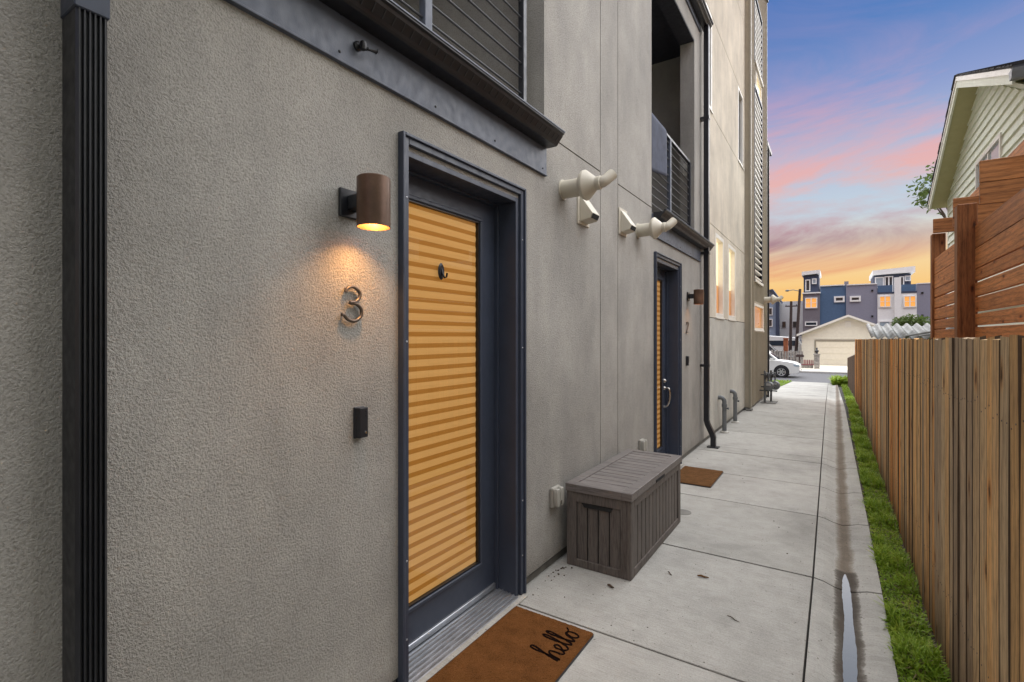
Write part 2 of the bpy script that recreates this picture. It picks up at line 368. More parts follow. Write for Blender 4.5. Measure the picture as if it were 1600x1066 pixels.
M['leaf_litter'] = paint('leaf_litter', (.06, .035, .02), .9, .3)

# ------------------------------------------------------------------ ground
def sheet(name, m, x0, x1, ys, dz, kind='structure', parent=None):
    b = MB()
    for a, c in zip(ys[:-1], ys[1:]):
        b.quad((x0, a, gz(a)+dz), (x1, a, gz(a)+dz), (x1, c, gz(c)+dz), (x0, c, gz(c)+dz))
    o = b.build(name, m, parent, recalc=False)
    if not parent: tag(o, kind=kind)
    return o
sheet('ground', M['soil'], -400, 400, [-60, 0, 14, 20, 27, 34, 60, 120, 900], -.16)
W = -1.7
bed = sheet('walkway', M['joint'], -1.9, .24, [-2, 0, 5, 10, 14, 18, 22, 26, 30.4], -.09)
J = [-1.6, -.2, 1.2, 2.6, 3.99, 5.37, 6.44, 7.62, 7.98, 9.4, 10.8, 12.2, 13.6, 15.0, 16.4, 17.8, 19.2, 20.6, 22.2, 23.8, 25.6, 27.6, 30.3]
def jx(y): return -.128 - .0065*max(0, y-4)
for i, (a, c) in enumerate(zip(J[:-1], J[1:])):
    g = .008 if c < 9 else .005
    a2, c2 = a+g, c-g; b = MB(); dz = random.uniform(-.002, .001)
    xs = [(-1.9, -1.9), (jx(a)-.009, jx(c)-.009)]
    top = [(-1.9, a2, gz(a)+dz), (jx(a)-.005, a2, gz(a)+dz), (jx(c)-.005, c2, gz(c)+dz), (-1.9, c2, gz(c)+dz)]
    b.add(top + [(x, y, z-.08) for x, y, z in top], [(0,1,2,3), (7,6,5,4), (0,4,5,1), (1,5,6,2), (2,6,7,3), (3,7,4,0)])
    b.build('slab', M['concrete'], bed, bevel=.004, seg=2)
    prof = [(.0, 0), (.055, -.010), (.12, -.034), (.19, -.048), (.235, -.037), (.30, -.016), (.378, -.008)]
    b = MB(); lo = [(jx(a)+.005+p, a2, gz(a)+q) for p, q in prof]; hi = [(jx(c)+.005+p, c2, gz(c)+q) for p, q in prof]
    n = len(prof); vs = lo + hi + [(x, y, z-.1) for x, y, z in lo] + [(x, y, z-.1) for x, y, z in hi]
    fs = [(k, k+1, n+k+1, n+k) for k in range(n-1)] + [(n-1, 3*n-1, 4*n-1, 2*n-1), (0, n, 3*n, 2*n)]
    fs += [tuple(list(range(n)) + list(range(3*n-1, 2*n-1, -1))), tuple(list(range(n, 2*n)) + list(range(4*n-1, 3*n-1, -1)))]
    b.add(vs, fs); b.build('drain_slab', M['pan'], bed, bevel=.004, seg=2)
# puddle lying in the drain pan
pts = []
N = 150
for i in range(N+1):
    y = .3 + (4.26-.3)*i/N; e_ = min(1, math.sqrt(max(0, 4.262-y)/.12)); cx_ = .062 + .004*math.sin(y*4)
    w0_ = (.019 + .0075*max(0, 4.2-y))*e_
    nz_ = lambda q: .003*math.sin(y*9+q) + .004*(random.random()-.5)
    pts.append((y, cx_-w0_+nz_(1)*e_, cx_+w0_+nz_(4)*e_+.004*max(0, 4.2-y)))
b = MB()
for (y0, l0, r0), (y1, l1, r1) in zip(pts[:-1], pts[1:]):
    b.quad((l0, y0, -.0405), (r0, y0, -.0405), (r1, y1, -.0405), (l1, y1, -.0405))
tag(b.build('puddle', M['water'], recalc=False), 'narrow strip of standing water in the concrete drain', kind='structure')
sheet('planting_strip', M['soil'], .235, .62, [-2, 5, 10, 14, 18, 22, 26, 30.4], -.03)
# street, pavement and lawn at the far end
def slabq(name, m, x0, x1, y0, y1, z, kind='structure', h=.1):
    return tag(MB().box(x0, x1, y0, y1, z-h, z).build(name, m, bevel=.01), kind=kind)
slabq('street', M['asphalt'], -60, 60, 31.6, 40.5, -.90)
slabq('street_pavement', M['concrete_plain'], -60, 60, 41.0, 43.2, -.78, h=.2)
tag(MB().box(-60, 60, 40.5, 41.0, -1.0, -.775).build('kerb', M['concrete_plain'], bevel=.02), kind='structure')
b = MB(); b.quad((-1.55, 30.3, gz(30.3)-.004), (.1, 30.3, gz(30.3)-.004), (.6, 31.6, -.895), (-1.9, 31.6, -.895)); b.quad((-1.55, 30.3, gz(30.3)-.1), (.1, 30.3, gz(30.3)-.1), (.6, 31.6, -1.0), (-1.9, 31.6, -1.0))
tag(b.build('walk_apron', M['concrete_plain'], recalc=False), kind='structure')
sheet('side_lawn', M['lawn'], -9, -1.95, [17, 22, 26, 31.4], -.02)
slabq('driveway', M['tan_door'], -2.4, 4.4, 43.2, 49.9, -.77, h=.2)

# grass and weeds of the strip
def blades(name, m, n, area, hgt, wid, lean=.5, seed=1, dens=None):
    r = np.random.default_rng(seed); u = r.random(n)
    y = area[2] + (area[3]-area[2])*(u**1.25); x = area[0] + (area[1]-area[0])*r.random(n)
    x = np.where(r.random(n) < .06, x-.02, x)
    zz = np.array([gz(v) for v in y]) - .03
    sc = np.interp(y, [2, 5, 12, 30], [1.0, .8, 1.0, 1.4])
    clump = .28 + 1.1*np.clip(np.sin(y*5.1+x*9)+.6*np.sin(y*13.7+1)+.5, 0, 1.6)/1.6
    h = hgt*(.35+.65*r.random(n))*clump; w = wid*(.6+.8*r.random(n))*sc
    a = r.random(n)*2*np.pi; le = lean*(.2+r.random(n))
    dx, dy = np.cos(a), np.sin(a); px_, py_ = -dy, dx
    V = np.zeros((n, 5, 3))
    for k, (t, ww) in enumerate(((0, .5), (0, -.5), (.55, .5), (.55, -.5), (1, 0))):
        off = le*h*t*t
        V[:, k, 0] = x + dx*off + px_*ww*w*(1.0 if k < 2 else 1.15); V[:, k, 1] = y + dy*off + py_*ww*w*(1.0 if k < 2 else 1.15); V[:, k, 2] = zz + h*t*(1-.25*le*t)
    F = (np.arange(n)[:, None]*5)
    faces = np.concatenate([np.hstack([F+0, F+1, F+3, F+2]).tolist(), ]).astype(int).tolist() + np.hstack([F+2, F+3, F+4]).astype(int).tolist()
    me = bpy.data.meshes.new(name); me.from_pydata(V.reshape(-1, 3).tolist(), [], faces); me.materials.append(m)
    o = bpy.data.objects.new(name, me); COL.objects.link(o); return o
tag(blades('grass', M['grass'], 26000, (.266, .445, .8, 30), .10, .0075, .9, 3), 'bright green grass and weeds along the fence foot', 'grass', kind='stuff')
tag(blades('low_weeds', M['grass'], 22000, (.258, .46, .8, 30), .055, .016, 1.5, 5), 'low broad-leaved weeds between drain and fence', 'weeds', kind='stuff')
tag(blades('dry_grass', M['dry'], 6000, (.33, .47, .8, 14), .06, .006, 1.8, 8), 'dry straw blades at the fence foot', 'dry grass', kind='stuff')
tag(blades('lawn_grass', M['grass'], 9000, (-6, -1.95, 17, 31.3), .09, .03, .7, 9), 'small lawn beside the far end of the walk', 'lawn', kind='stuff')
tag(blades('weed_patch', M['grass'], 1500, (-.1, .55, 28.4, 30.9), .42, .05, .9, 10), 'green weed patch where walk meets street', 'weeds', kind='stuff')

# ------------------------------------------------------------------ the stucco townhouse
def wall(name, m, X, y0, y1, z0, z1, holes, parent, back=.0):
    """holes: (ya, yb, za, zb, depth, floor?)"""
    ys = sorted({y0, y1} | {h[0] for h in holes} | {h[1] for h in holes}); zs = sorted({z0, z1} | {h[2] for h in holes} | {h[3] for h in holes})
    ys = [y for y in ys if y0 <= y <= y1]; zs = [z for z in zs if z0 <= z <= z1]
    def D(i, j):
        if i < 0 or j < 0 or i >= len(ys)-1 or j >= len(zs)-1: return 'out'
        cy, cz = (ys[i]+ys[i+1])/2, (zs[j]+zs[j+1])/2; d = 0
        for h in holes:
            if h[0] < cy < h[1] and h[2] < cz < h[3]:
                d = max(d, h[4] if h[5] else h[4]+1000)
        return d
    b = MB()
    def dep(d): return d-1000 if d > 500 else d
    for i in range(len(ys)-1):
        for j in range(len(zs)-1):
            d = D(i, j); x = X-dep(d)
            if d < 500: b.quad((x, ys[i], zs[j]), (x, ys[i+1], zs[j]), (x, ys[i+1], zs[j+1]), (x, ys[i], zs[j+1]))
            for di, dj, (p, q) in ((1, 0, ((ys[i+1], zs[j]), (ys[i+1], zs[j+1]))), (0, 1, ((ys[i], zs[j+1]), (ys[i+1], zs[j+1])))):
                e = D(i+di, j+dj)
                if e == 'out': continue
                if abs(dep(e)-dep(d)) > 1e-6:
                    xa, xb = X-dep(d), X-dep(e); b.quad((xa, *p), (xa, *q), (xb, *q), (xb, *p))
    return b.build(name, m, parent, recalc=False)
G = .006
def gv(y, z0, z1): return (y-G, y+G, z0, z1, .009, True)
def gh(z, y0, y1): return (y0, y1, z-G, z+G, .009, True)
house = thing('stucco_townhouse', (-1.7, 4, 0), 'greige stucco townhouse with navy doors, balconies and black gutters', 'townhouse')
DY = 3.875
holesA = [(1.665, 2.685, -.1, 2.53, .21, False), (1.665+DY, 2.685+DY, -.1, 2.53, .21, False),
          (-2.0, 3.03, 3.02, 5.92, .20, False), (5.447, 7.44, 3.02, 5.92, .20, False),
          gv(4.02, .07, 6.4), gv(4.43, .07, 6.4), gh(3.072, 3.05, 4.014), gh(3.072, 4.436, 5.44)]
wall('wall', M['stucco'], W, -2.6, 8.06, .07, 6.6, holesA, house)
holesB = [(8.95, 9.70, 1.98, 3.42, .10, False), (10.15, 10.98, 1.98, 3.42, .10, False), (8.20, 8.66, 5.33, 6.9, .08, False), (11.28, 11.95, 5.33, 6.9, .08, False)]
g3 = [(8.062, 8.95), (9.70, 10.15), (10.98, 12.1)]
wall('wall', M['stucco_light'], W, 8.062, 12.2, .07, 1.954, [], house)
hb = holesB + [gh(3.49, 8.07, 12.2), gh(5.31, 8.07, 12.2), gh(6.93, 8.07, 12.2), gh(8.6, 8.07, 12.2), gv(8.83, 1.97, 3.484)]
wall('wall', M['stucco_tan'], W, 8.062, 12.2, 1.966, 10.6, hb, house)
MB().box(W-.05, W-.010, 8.063, 12.2, 1.94, 1.98).build('wall_joint', M['dark_void'], house)
MB().box(W-.4, W-.025, -2.6, 1.66, -.1, .075).box(W-.4, W-.025, 2.69, 1.66+DY, -.1, .075).box(W-.4, W-.025, 2.69+DY, 12.2, -.1, .075).build('foundation', M['found'], house)
MB().box(W-.09, W-.004, -2.6, 1.64, .062, .072).box(W-.09, W-.004, 2.75, 5.59, .062, .072).box(W-.09, W-.004, 6.70, 12.2, .062, .072).build('drip_edge', M['black'], house)
# balcony rooms behind the two openings
for y0, y1 in ((-2.4, 3.25), (5.25, 7.9)):
    b = MB()
    x0, x1 = -3.6, W-.20
    b.quad((x0, y0, 3.02), (x0, y1, 3.02), (x0, y1, 6.0), (x0, y0, 6.0))
    b.quad((x0, y1, 3.02), (x1, y1, 3.02), (x1, y1, 6.0), (x0, y1, 6.0)); b.quad((x0, y0, 3.02), (x1, y0, 3.02), (x1, y0, 6.0), (x0, y0, 6.0))
    for a, c in ((y0, y0+ (.4 if y0 < 0 else .197)), ((3.03 if y0 < 0 else 7.44), y1)):
        b.quad((x1, a, 3.02), (x1, c, 3.02), (x1, c, 6.0), (x1, a, 6.0))
    b.build('balcony_wall', M['stucco'], house, recalc=False)
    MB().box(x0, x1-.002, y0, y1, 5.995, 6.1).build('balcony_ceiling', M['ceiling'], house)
    MB().box(x0, W-.02, y0+.21, y1-.47 if y0 > 0 else y1-.23, 2.9, 3.015).build('balcony_floor', M['concrete_plain'], house)
for y0, y1 in ((-2.0, 3.03), (5.447, 7.44)):
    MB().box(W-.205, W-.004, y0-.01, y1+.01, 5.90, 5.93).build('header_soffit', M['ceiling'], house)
# fascia boards, gutters
def fascia(y0, y1, z0, z1):
    b = MB().box(W-.002, W+.016, y0, y1, z0, z1).box(W-.002, W+.022, y0, y1+.002, z0-.006, z0+.004); f = b.build('fascia', M['navy_light'], house, bevel=.002)
    for i in range(int((y1-y0)/.55)+1):
        y = y1-.06-i*.55
        for z in (z0+.035, z1-.05):
            MB().lathe([(.006, 0), (.006, .003), (.003, .005)], (W+.016, y+random.uniform(-.02,.02), z), (1,0,0), 8).build('screw', M['black'], f)
fascia(-2.6, 3.037, 2.77, 3.01); fascia(5.447, 7.76, 2.77, 3.01); fascia(5.2, 7.76, 6.2, 6.36)
def gutter(y0, y1, z):
    pr = [(0, 0), (.078, 0), (.086, .008), (.094, .020), (.122, .052), (.128, .066), (.140, .070), (.140, .084), (.118, .084), (.112, .064), (.0, .066)]
    g = MB().prism([(W+.018+a, z+c) for a, c in pr], 'y', y0, y1).build('gutter', M['black'], house, bevel=.0015)
    n = int((y1-y0)/.055)
    b = MB()
    for i in range(n):
        y = y0+.03+i*.055
        b.prism([(W+.018+.0965, z+.019), (W+.018+.1225, z+.0495), (W+.018+.1200, z+.0515), (W+.018+.0945, z+.021)], 'y', y, y+.006)
    b.build('gutter_rib', M['rail'], g)
    MB().box(W+.018+.136, W+.018+.145, y0, y1, z+.080, z+.087).build('gutter_lip', M['navy_light'], g)
    return g
gutter(-2.6, 3.035, 2.955); gutter(5.452, 8.03, 2.955); gutter(5.2, 7.95, 6.28)
# railings
def railing(y0, y1, posts):
    X = -1.76; b = MB()
    b.box(X-.02, X+.02, y0, y1, 4.13, 4.165)
    f = b.build('railing', M['rail'], house, bevel=.003)
    for y, w in posts: MB().box(X-.022, X+.022, y-w/2, y+w/2, 3.02, 4.135).build('post', M['navy_light'] if w > .045 else M['rail'], f, bevel=.003)
    for i in range(10):
        z = 3.17 + i*.1016
        if z < 4.1: MB().tube([(X, y0, z), (X, y1, z)], .0065, 8).build('bar', M['rail'], f, smooth=True)
railing(-2.0, 2.85, [(2.84, .04), (1.90, .055), (.1, .055), (-1.6, .055)])
railing(5.47, 7.40, [(7.385, .04), (6.36, .05), (5.49, .04)])
# downspouts
def elbow(b, pts, w, d): pass
def rect_sweep(b, path, hy, hx):
    """rectangular pipe through path points lying in one x-z plane"""
    P = [Vector(p) for p in path]; vs = []
    for i, p in enumerate(P):
        t = (P[min(i+1, len(P)-1)] - P[max(i-1, 0)]).normalized(); n = Vector((t.z, 0, -t.x))
        for a, c in ((-1,-1), (1,-1), (1,1), (-1,1)): vs.append(p + n*hx*a + Vector((0, hy*c, 0)))
    fs = [(i*4+k, i*4+(k+1) % 4, i*4+4+(k+1) % 4, i*4+4+k) for i in range(len(P)-1) for k in range(4)] + [(3,2,1,0), tuple(range(len(P)*4-4, len(P)*4))]
    b.add(vs, fs)
# ribbed one beside the camera
pr = []; yA, yB, xF = .452, .518, W+.102
n = 5; pw = (yB-yA)/n
prof = [(W+.004, yA), (xF-.006, yA), (xF, yA+.006)]
for i in range(n):
    y = yA+.006 + i*(yB-yA-.012)/n; s_ = (yB-yA-.012)/n
    prof += [(xF, y+s_*.30), (xF-.009, y+s_*.42), (xF-.009, y+s_*.83), (xF, y+s_*.95)]
prof += [(xF, yB-.006), (xF-.006, yB), (W+.004, yB)]
d1 = MB().prism(prof, 'z', .12, 6.4).build('downspout', M['black'], house, bevel=.001)
MB().box(W+.002, xF+.004, yA-.004, yB+.004, 2.48, 2.62).build('pipe_collar', M['navy'], d1, bevel=.003)
b = MB(); rect_sweep(b, [(-1.615, 7.84, 6.3), (-1.615, 7.84, .40), (-1.60, 7.84, .34), (-1.535, 7.84, .20), (-1.52, 7.84, .15), (-1.52, 7.84, .0)], .043, .036)
d2 = b.build('downspout', M['black'], house, bevel=.006)
for z in (2.88, 4.9, 1.2): MB().box(-1.70, -1.572, 7.79, 7.89, z, z+.035).build('pipe_strap', M['black'], d2)
MB().box(-1.60, -1.44, 7.78, 7.90, -.002, .018).build('pipe_foot', M['black'], d2)
# doors
def door(dy, handle, hook):
    xf = -1.852
    Y = lambda y: y+dy
    # casing on the wall face
    b = MB()
    def frame(b, a0, a1, zt, w, xa, xb):
        b.box(xa, xb, a0, a0+w, 0.0, zt); b.box(xa, xb, a1-w, a1, 0.0, zt); b.box(xa, xb, a0+w, a1-w, zt-w, zt)
    b = MB(); frame(b, Y(1.666), Y(2.724), 2.585, .032, W-.004, W+.022); cs = b.build('door_casing', M['navy'], house, bevel=.003)
    b = MB(); frame(b, Y(1.649), Y(2.741), 2.600, .0165, W-.004, W+.034); b.build('casing_bead', M['navy'], cs, bevel=.004, seg=2)
    b = MB()
    b.box(-1.93, W+.006, Y(1.668), Y(1.697), 0, 2.53); b.box(-1.93, W+.006, Y(2.655), Y(2.684), 0, 2.53); b.box(-1.93, W+.006, Y(1.697), Y(2.655), 2.502, 2.53)
    b.box(-1.90, xf+.030, Y(2.640), Y(2.6551), 0.02, 2.5019); b.box(-1.90, xf+.030, Y(1.6971), Y(1.706), .02, 2.5019); b.box(-1.90, xf+.030, Y(1.706), Y(2.640), 2.488, 2.5019)
    b.build('door_jamb', M['navy'], house, bevel=.002)
    for z in (.28, .62, 1.6, 2.3):
        for yy in (Y(1.682), Y(2.708)): MB().lathe([(.005, 0), (.005, .002), (.002, .004)], (W+.022, yy, z+random.uniform(-.05,.05)), (1,0,0), 8).build('screw', M['alu'], cs)
    # leaf: stiles and rails round the glass
    b = MB(); l0, l1, g0, g1, zb, zt = Y(1.707), Y(2.639), Y(1.835), Y(2.478), .245, 2.362
    b.box(xf-.045, xf, l0, g0, .022, 2.487); b.box(xf-.045, xf, g1, l1, .022, 2.487); b.box(xf-.045, xf, g0, g1, .022, zb); b.box(xf-.045, xf, g0, g1, zt, 2.487)
    lf = b.build('door', M['navy'], house)
    b = MB()
    for (a0, a1, c0, c1) in ((g0-.022, g1+.022, zb-.022, zb), (g0-.022, g1+.022, zt, zt+.022), (g0-.022, g0, zb, zt), (g1, g1+.022, zb, zt)):
        b.box(xf-.001, xf+.012, a0, a1, c0, c1)
    b.build('glazing_bead', M['navy'], lf, bevel=.004)
    b = MB()
    for (a0, a1, c0, c1) in ((g0, g1, zb, zb+.009), (g0, g1, zt-.009, zt), (g0, g0+.009, zb+.009, zt-.009), (g1-.009, g1, zb+.009, zt-.009)):
        b.box(xf-.030, xf+.002, a0, a1, c0, c1)
    b.build('glazing_seal', M['black'], lf)
    MB().quad((xf-.006, g0+.001, zb+.001), (xf-.006, g1-.001, zb+.001), (xf-.006, g1-.001, zt-.001), (xf-.006, g0+.001, zt-.001)).build('door_glass', M['glass'], lf, recalc=False)
    # blind behind the glass, pleat by pleat
    z = zb+.004; i = 0; me = {}
    while z < zt-.01:
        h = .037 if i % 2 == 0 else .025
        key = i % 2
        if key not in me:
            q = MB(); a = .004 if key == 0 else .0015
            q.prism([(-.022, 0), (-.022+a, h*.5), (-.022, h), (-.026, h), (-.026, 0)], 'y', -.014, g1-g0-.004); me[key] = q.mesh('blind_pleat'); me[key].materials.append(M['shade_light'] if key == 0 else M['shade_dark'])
        o = obj('blind_pleat', me[key], None, lf); o.location = (xf-OFF[lf.name][0], g0+.009-OFF[lf.name][1], z-OFF[lf.name][2]-.0); o.scale = (1, 1, min(1, (zt-.01-z)/h)); z += h; i += 1
    MB().box(xf-.003, xf+.014, l0, l1, .026, .060).build('door_sweep', M['alu'], lf, bevel=.003)
    # threshold
    b = MB(); b.prism([(-1.90, -.02), (-1.90, .020), (-1.835, .020), (-1.66, .006), (-1.655, -.02)], 'y', Y(1.697), Y(2.655)); th = b.build('threshold', M['alu'], house)
    for i in range(6):
        x = -1.825 + i*.027; MB().prism([(x, .018-i*.0021), (x+.004, .0255-i*.0021), (x+.011, .0255-i*.0021), (x+.015, .017-i*.0021)], 'y', Y(1.699), Y(2.653)).build('threshold_ridge', M['alu'], th)
    MB().box(-1.668, -1.635, Y(1.66), Y(2.70), -.002, .009).build('threshold_nosing', M['concrete_plain'], th, bevel=.002)
    if hook:
        hk = MB().lathe([(.0, 0), (.021, .001), (.024, .006), (.018, .014), (.0, .012)], (0,0,0), (1,0,0), 16)
        hk.v = [(x, y*1.05, z*2.0) for x, y, z in hk.v]
        hk.v = [(x+xf-.007, y+Y(2.125), z+2.015) for x, y, z in hk.v]
        hk.tube([(xf+.002, Y(2.125), 2.03), (xf+.012, Y(2.125), 2.0), (xf+.022, Y(2.127), 1.978), (xf+.036, Y(2.128), 1.982), (xf+.040, Y(2.128), 2.004)], .0055, 8)
        hk.build('door_hook', M['black'], lf, smooth=True)
    if handle:
        yy = Y(2.575)
        h = MB().lathe([(.030, 0), (.030, .012), (.020, .022), (.012, .03)], (xf, yy, 1.08), (1,0,0), 16); h.build('deadbolt', M['steel'], lf, smooth=True)
        h = MB().lathe([(.026, 0), (.026, .01), (.016, .022)], (xf, yy, .985), (1,0,0), 16)
        h.tube(catmull([(xf+.01, yy, .985), (xf+.06, yy, .985), (xf+.075, yy, .93), (xf+.072, yy, .84), (xf+.045, yy, .765), (xf+.0, yy, .745)], 5), .011, 10)
        h.lathe([(.020, 0), (.020, .008)], (xf, yy, .745), (1,0,0), 14)
        h.build('door_handle', M['steel'], lf, smooth=True)
door(0, False, True); door(DY, True, False)
# windows in the tan wall
def window(parent, X, y0, y1, z0, z1, kinds, fw=.055, depth=.07):
    b = MB(); xi, xo = X-depth, X+.006
    b.box(xi, xo, y0, y0+fw, z0, z1); b.box(xi, xo, y1-fw, y1, z0, z1); b.box(xi, xo, y0+fw, y1-fw, z0, z0+fw); b.box(xi, xo, y0+fw, y1-fw, z1-fw, z1)
    f = b.build('window', M['white_vinyl'], parent, bevel=.003)
    za = z0+fw
    for i, (frac, mt) in enumerate(kinds):
        zb = z0+fw+(z1-z0-2*fw)*frac
        MB().box(xi+.004, xi+.008, y0+fw, y1-fw, za, zb).build('shade', M[mt], f)
        za = zb
    MB().quad((xi+.028, y0+fw, z0+fw), (xi+.028, y1-fw, z0+fw), (xi+.028, y1-fw, z1-fw), (xi+.028, y0+fw, z1-fw)).build('pane', M['glass'], f, recalc=False)
    MB().box(xi+.02, X+.022, y0-.012, y1+.012, z0-.022, z0+.002).build('sill', M['white_vinyl'], f)
    return f
for (a, c, d, e, *_ ) in holesB[:2]: window(house, W-.006, a, c, d, e, [(.40, 'lit_orange'), (1.0, 'lit_cream')], .075, .09)
for (a, c, d, e, *_ ) in holesB[2:]: window(house, W-.004, a, c, d, e, [(1.0, 'pale_glass')], .06)
# roof parapets and rear
MB().box(-9, W-.001, -2.6, 8.06, 6.6, 6.72).build('roof', M['black'], house)
MB().box(-9, W+.03, 8.06, 12.2, 10.6, 10.72).build('roof', M['black'], house)
MB().box(-9.2, -9.0, -2.6, 12.2, 0, 10.5).box(-9, W-.01, -2.8, -2.6, 0, 6.6).box(-9, W-.002, 8.03, 8.055, 6.62, 10.6).build('wall', M['stucco_tan'], house)

# ------------------------------------------------------------------ metal-clad townhouse and the lower block behind it
clad = thing('metal_clad_townhouse', (-1.6, 14, 0), 'tall townhouse clad in tan vertical metal with slatted stair windows', 'townhouse')
XC = -1.6
def cwall(holes):
    return wall('wall', M['tan_metal'], XC, 12.2, 15.3, .06, 10.85, holes, clad)
win_small = (12.95, 14.75, 1.80, 2.44)
l1 = (12.95, 14.3, 3.0, 7.55); l2 = (12.95, 14.3, 8.15, 9.75); pn = (13.3, 14.3, 7.62, 8.08)
cwall([(*win_small, .08, False), (*l1, .10, False), (*l2, .10, False), (*pn, .06, False)])
b = MB(); b.quad((XC, 12.2, .06), (XC-.3, 12.2, .06), (XC-.3, 12.2, 10.85), (XC, 12.2, 10.85)); b.quad((XC, 15.3, .06), (XC-7, 15.3, .06), (XC-7, 15.3, 10.85), (XC, 15.3, 10.85)); b.quad((XC-7, 12.2, .06), (XC-7, 15.3, .06), (XC-7, 15.3, 10.85), (XC-7, 12.2, 10.85))
b.build('wall', M['tan_metal'], clad, recalc=False)
for y in np.arange(12.32, 15.3, .235):
    segs = [(.07, 10.84)]
    for h in (win_small, l1, l2, pn):
        if h[0]-.06 < y < h[1]+.06:
            ns = []
            for a, c in segs:
                if h[2] > a and h[3] < c: ns += [(a, h[2]-.05), (h[3]+.05, c)]
                else: ns.append((a, c))
            segs = ns
    for a, c in segs:
        if c-a > .1: MB().box(XC-.002, XC+.020, y-.011, y+.011, a, c).build('batten', M['tan_metal'], clad)
MB().box(XC-.02, XC+.026, 12.185, 12.27, .05, 10.86).build('corner_trim', M['tan_metal_d'], clad)
MB().box(XC-.02, XC+.03, 15.24, 15.33, .05, 10.86).build('corner_trim', M['tan_metal_d'], clad)
MB().box(XC-7, XC+.06, 12.15, 15.36, 10.85, 11.0).build('coping', M['black'], clad)
MB().box(XC-.3, XC-.02, 12.2, 15.3, -.1, .07).build('foundation', M['found'], clad)
MB().box(XC-.06, XC+.05, 12.10, 12.33, 0, .035).build('corner_block', M['found'], clad)
window(clad, XC-.0, *win_small, [(1.0, 'lit_orange')], .06, .07)
for (y0, y1, z0, z1) in (l1, l2):
    b = MB(); b.box(XC-.08, XC+.02, y0-.05, y0, z0-.05, z1+.05); b.box(XC-.08, XC+.02, y1, y1+.05, z0-.05, z1+.05); b.box(XC-.08, XC+.02, y0, y1, z1, z1+.05)
    f = b.build('window', M['navy'], clad); MB().box(XC-.08, XC-.075, y0, y1, z0, z1).build('pane', M['dark_glass'], f)
    MB().box(XC-.06, XC+.045, y0-.05, y1+.05, z0-.06, z0-.001).build('sill', M['white_vinyl'], f)
    z = z0+.05
    while z < z1-.08:
        MB().prism([(XC-.06, z), (XC+.01, z+.01), (XC+.012, z+.045), (XC-.055, z+.035)], 'y', y0+.003, y1-.003).build('louvre_slat', M['white_vinyl'], f); z += .15
window(clad, XC, *pn, [(1.0, 'lit_cream')], .05, .05)
low = thing('low_grey_block', (-1.6, 16, 0), 'narrow dark grey-green wall end behind the metal-clad townhouse', 'building')
b = MB().box(-8, -1.62, 15.37, 16.35, -.3, 6.95); b.build('wall', M['green_grey'], low); MB().box(-8, -1.56, 15.36, 16.42, 6.95, 7.05).build('coping', M['black'], low)
MB().box(-1.62, -1.55, 15.60, 15.66, -.05, 6.9).build('corner_trim', M['black'], low)

# ------------------------------------------------------------------ things on the wall
def spot_in(lamp_loc, parent_loc, power, name, par):
    l = bpy.data.lights.new(name, 'POINT'); l.energy = power; l.color = (1.0, .47, .13); l.shadow_soft_size = .03
    o = bpy.data.objects.new(name, l); COL.objects.link(o); o.location = Vector(lamp_loc)-Vector(parent_loc); o.parent = par
def wall_lamp(y, z, power, label):
    loc = (W, y, z); t = thing('wall_lamp', loc, label, 'lamp', 'cylinder lamps beside the doors')
    MB().box(W, W+.016, y-.058, y+.058, z-.058, z+.058).build('mounting_plate', M['black'], t, bevel=.003)
    MB().box(W+.016, W+.10, y-.028, y+.028, z-.030, z+.032).build('arm', M['black'], t, bevel=.006)
    cx = W+.146; r = .066; zt = z+.087; zb = z-.112
    n = 40; MB().lathe([(r-.003, zb-zb), (r, .0), (r, zt-zb-.004), (r-.004, zt-zb), (.0, zt-zb), (.0, zt-zb-.006), (r-.003, zt-zb-.006), (r-.003, 0)], (cx, y, zb), (0,0,1), n, False).build('lamp_shade', M['bronze'], t, smooth=True)
    MB().lathe([(.0, 0), (.016, .004), (.022, .02), (.016, .045), (.012, .07), (.0, .072)], (cx, y, zb+.092), (0,0,1), 16, False).build('bulb', M['bulb'], t, smooth=True)
    spot_in((cx, y, zb+.072), loc, power, 'lamp_light', t)
wall_lamp(1.374, 2.200, 6.0, 'bronze cylinder wall lamp glowing above the number 3')
wall_lamp(7.05, 2.200, 1.0, 'bronze cylinder wall lamp right of the second door')
def digit(pts, y, z, s, label, name='house_number'):
    t = thing(name, (W, y, z), label, 'house number')
    P = [(W+.016, y+a*s, z+c*s) for a, c in pts]
    b = MB().tube(catmull(P, 7), .0075, 10); b.build('numeral', M['pewter'], t, smooth=True)
    for a, c in (pts[1], pts[-2]): MB().tube([(W-.002, y+a*s, z+c*s), (W+.016, y+a*s, z+c*s)], .0035, 8).build('standoff', M['bronze'], t, smooth=True)
three = [(-.24,.33), (-.18,.44), (.02,.5), (.24,.38), (.26,.22), (.12,.07), (-.10,.03), (.14,.0), (.32,-.15), (.30,-.36), (.08,-.5), (-.16,-.46), (-.30,-.34), (-.38,-.33)]
two = [(-.26,.26), (-.18,.44), (.02,.5), (.24,.40), (.26,.2), (.06,-.1), (-.28,-.47), (-.1,-.49), (.1,-.48), (.3,-.49)]
digit(three, 1.376, 1.786, .142, 'bronze house number 3 under the lit lamp')
digit(two, 6.98, 1.78, .142, 'bronze house number 2 beside the second door')
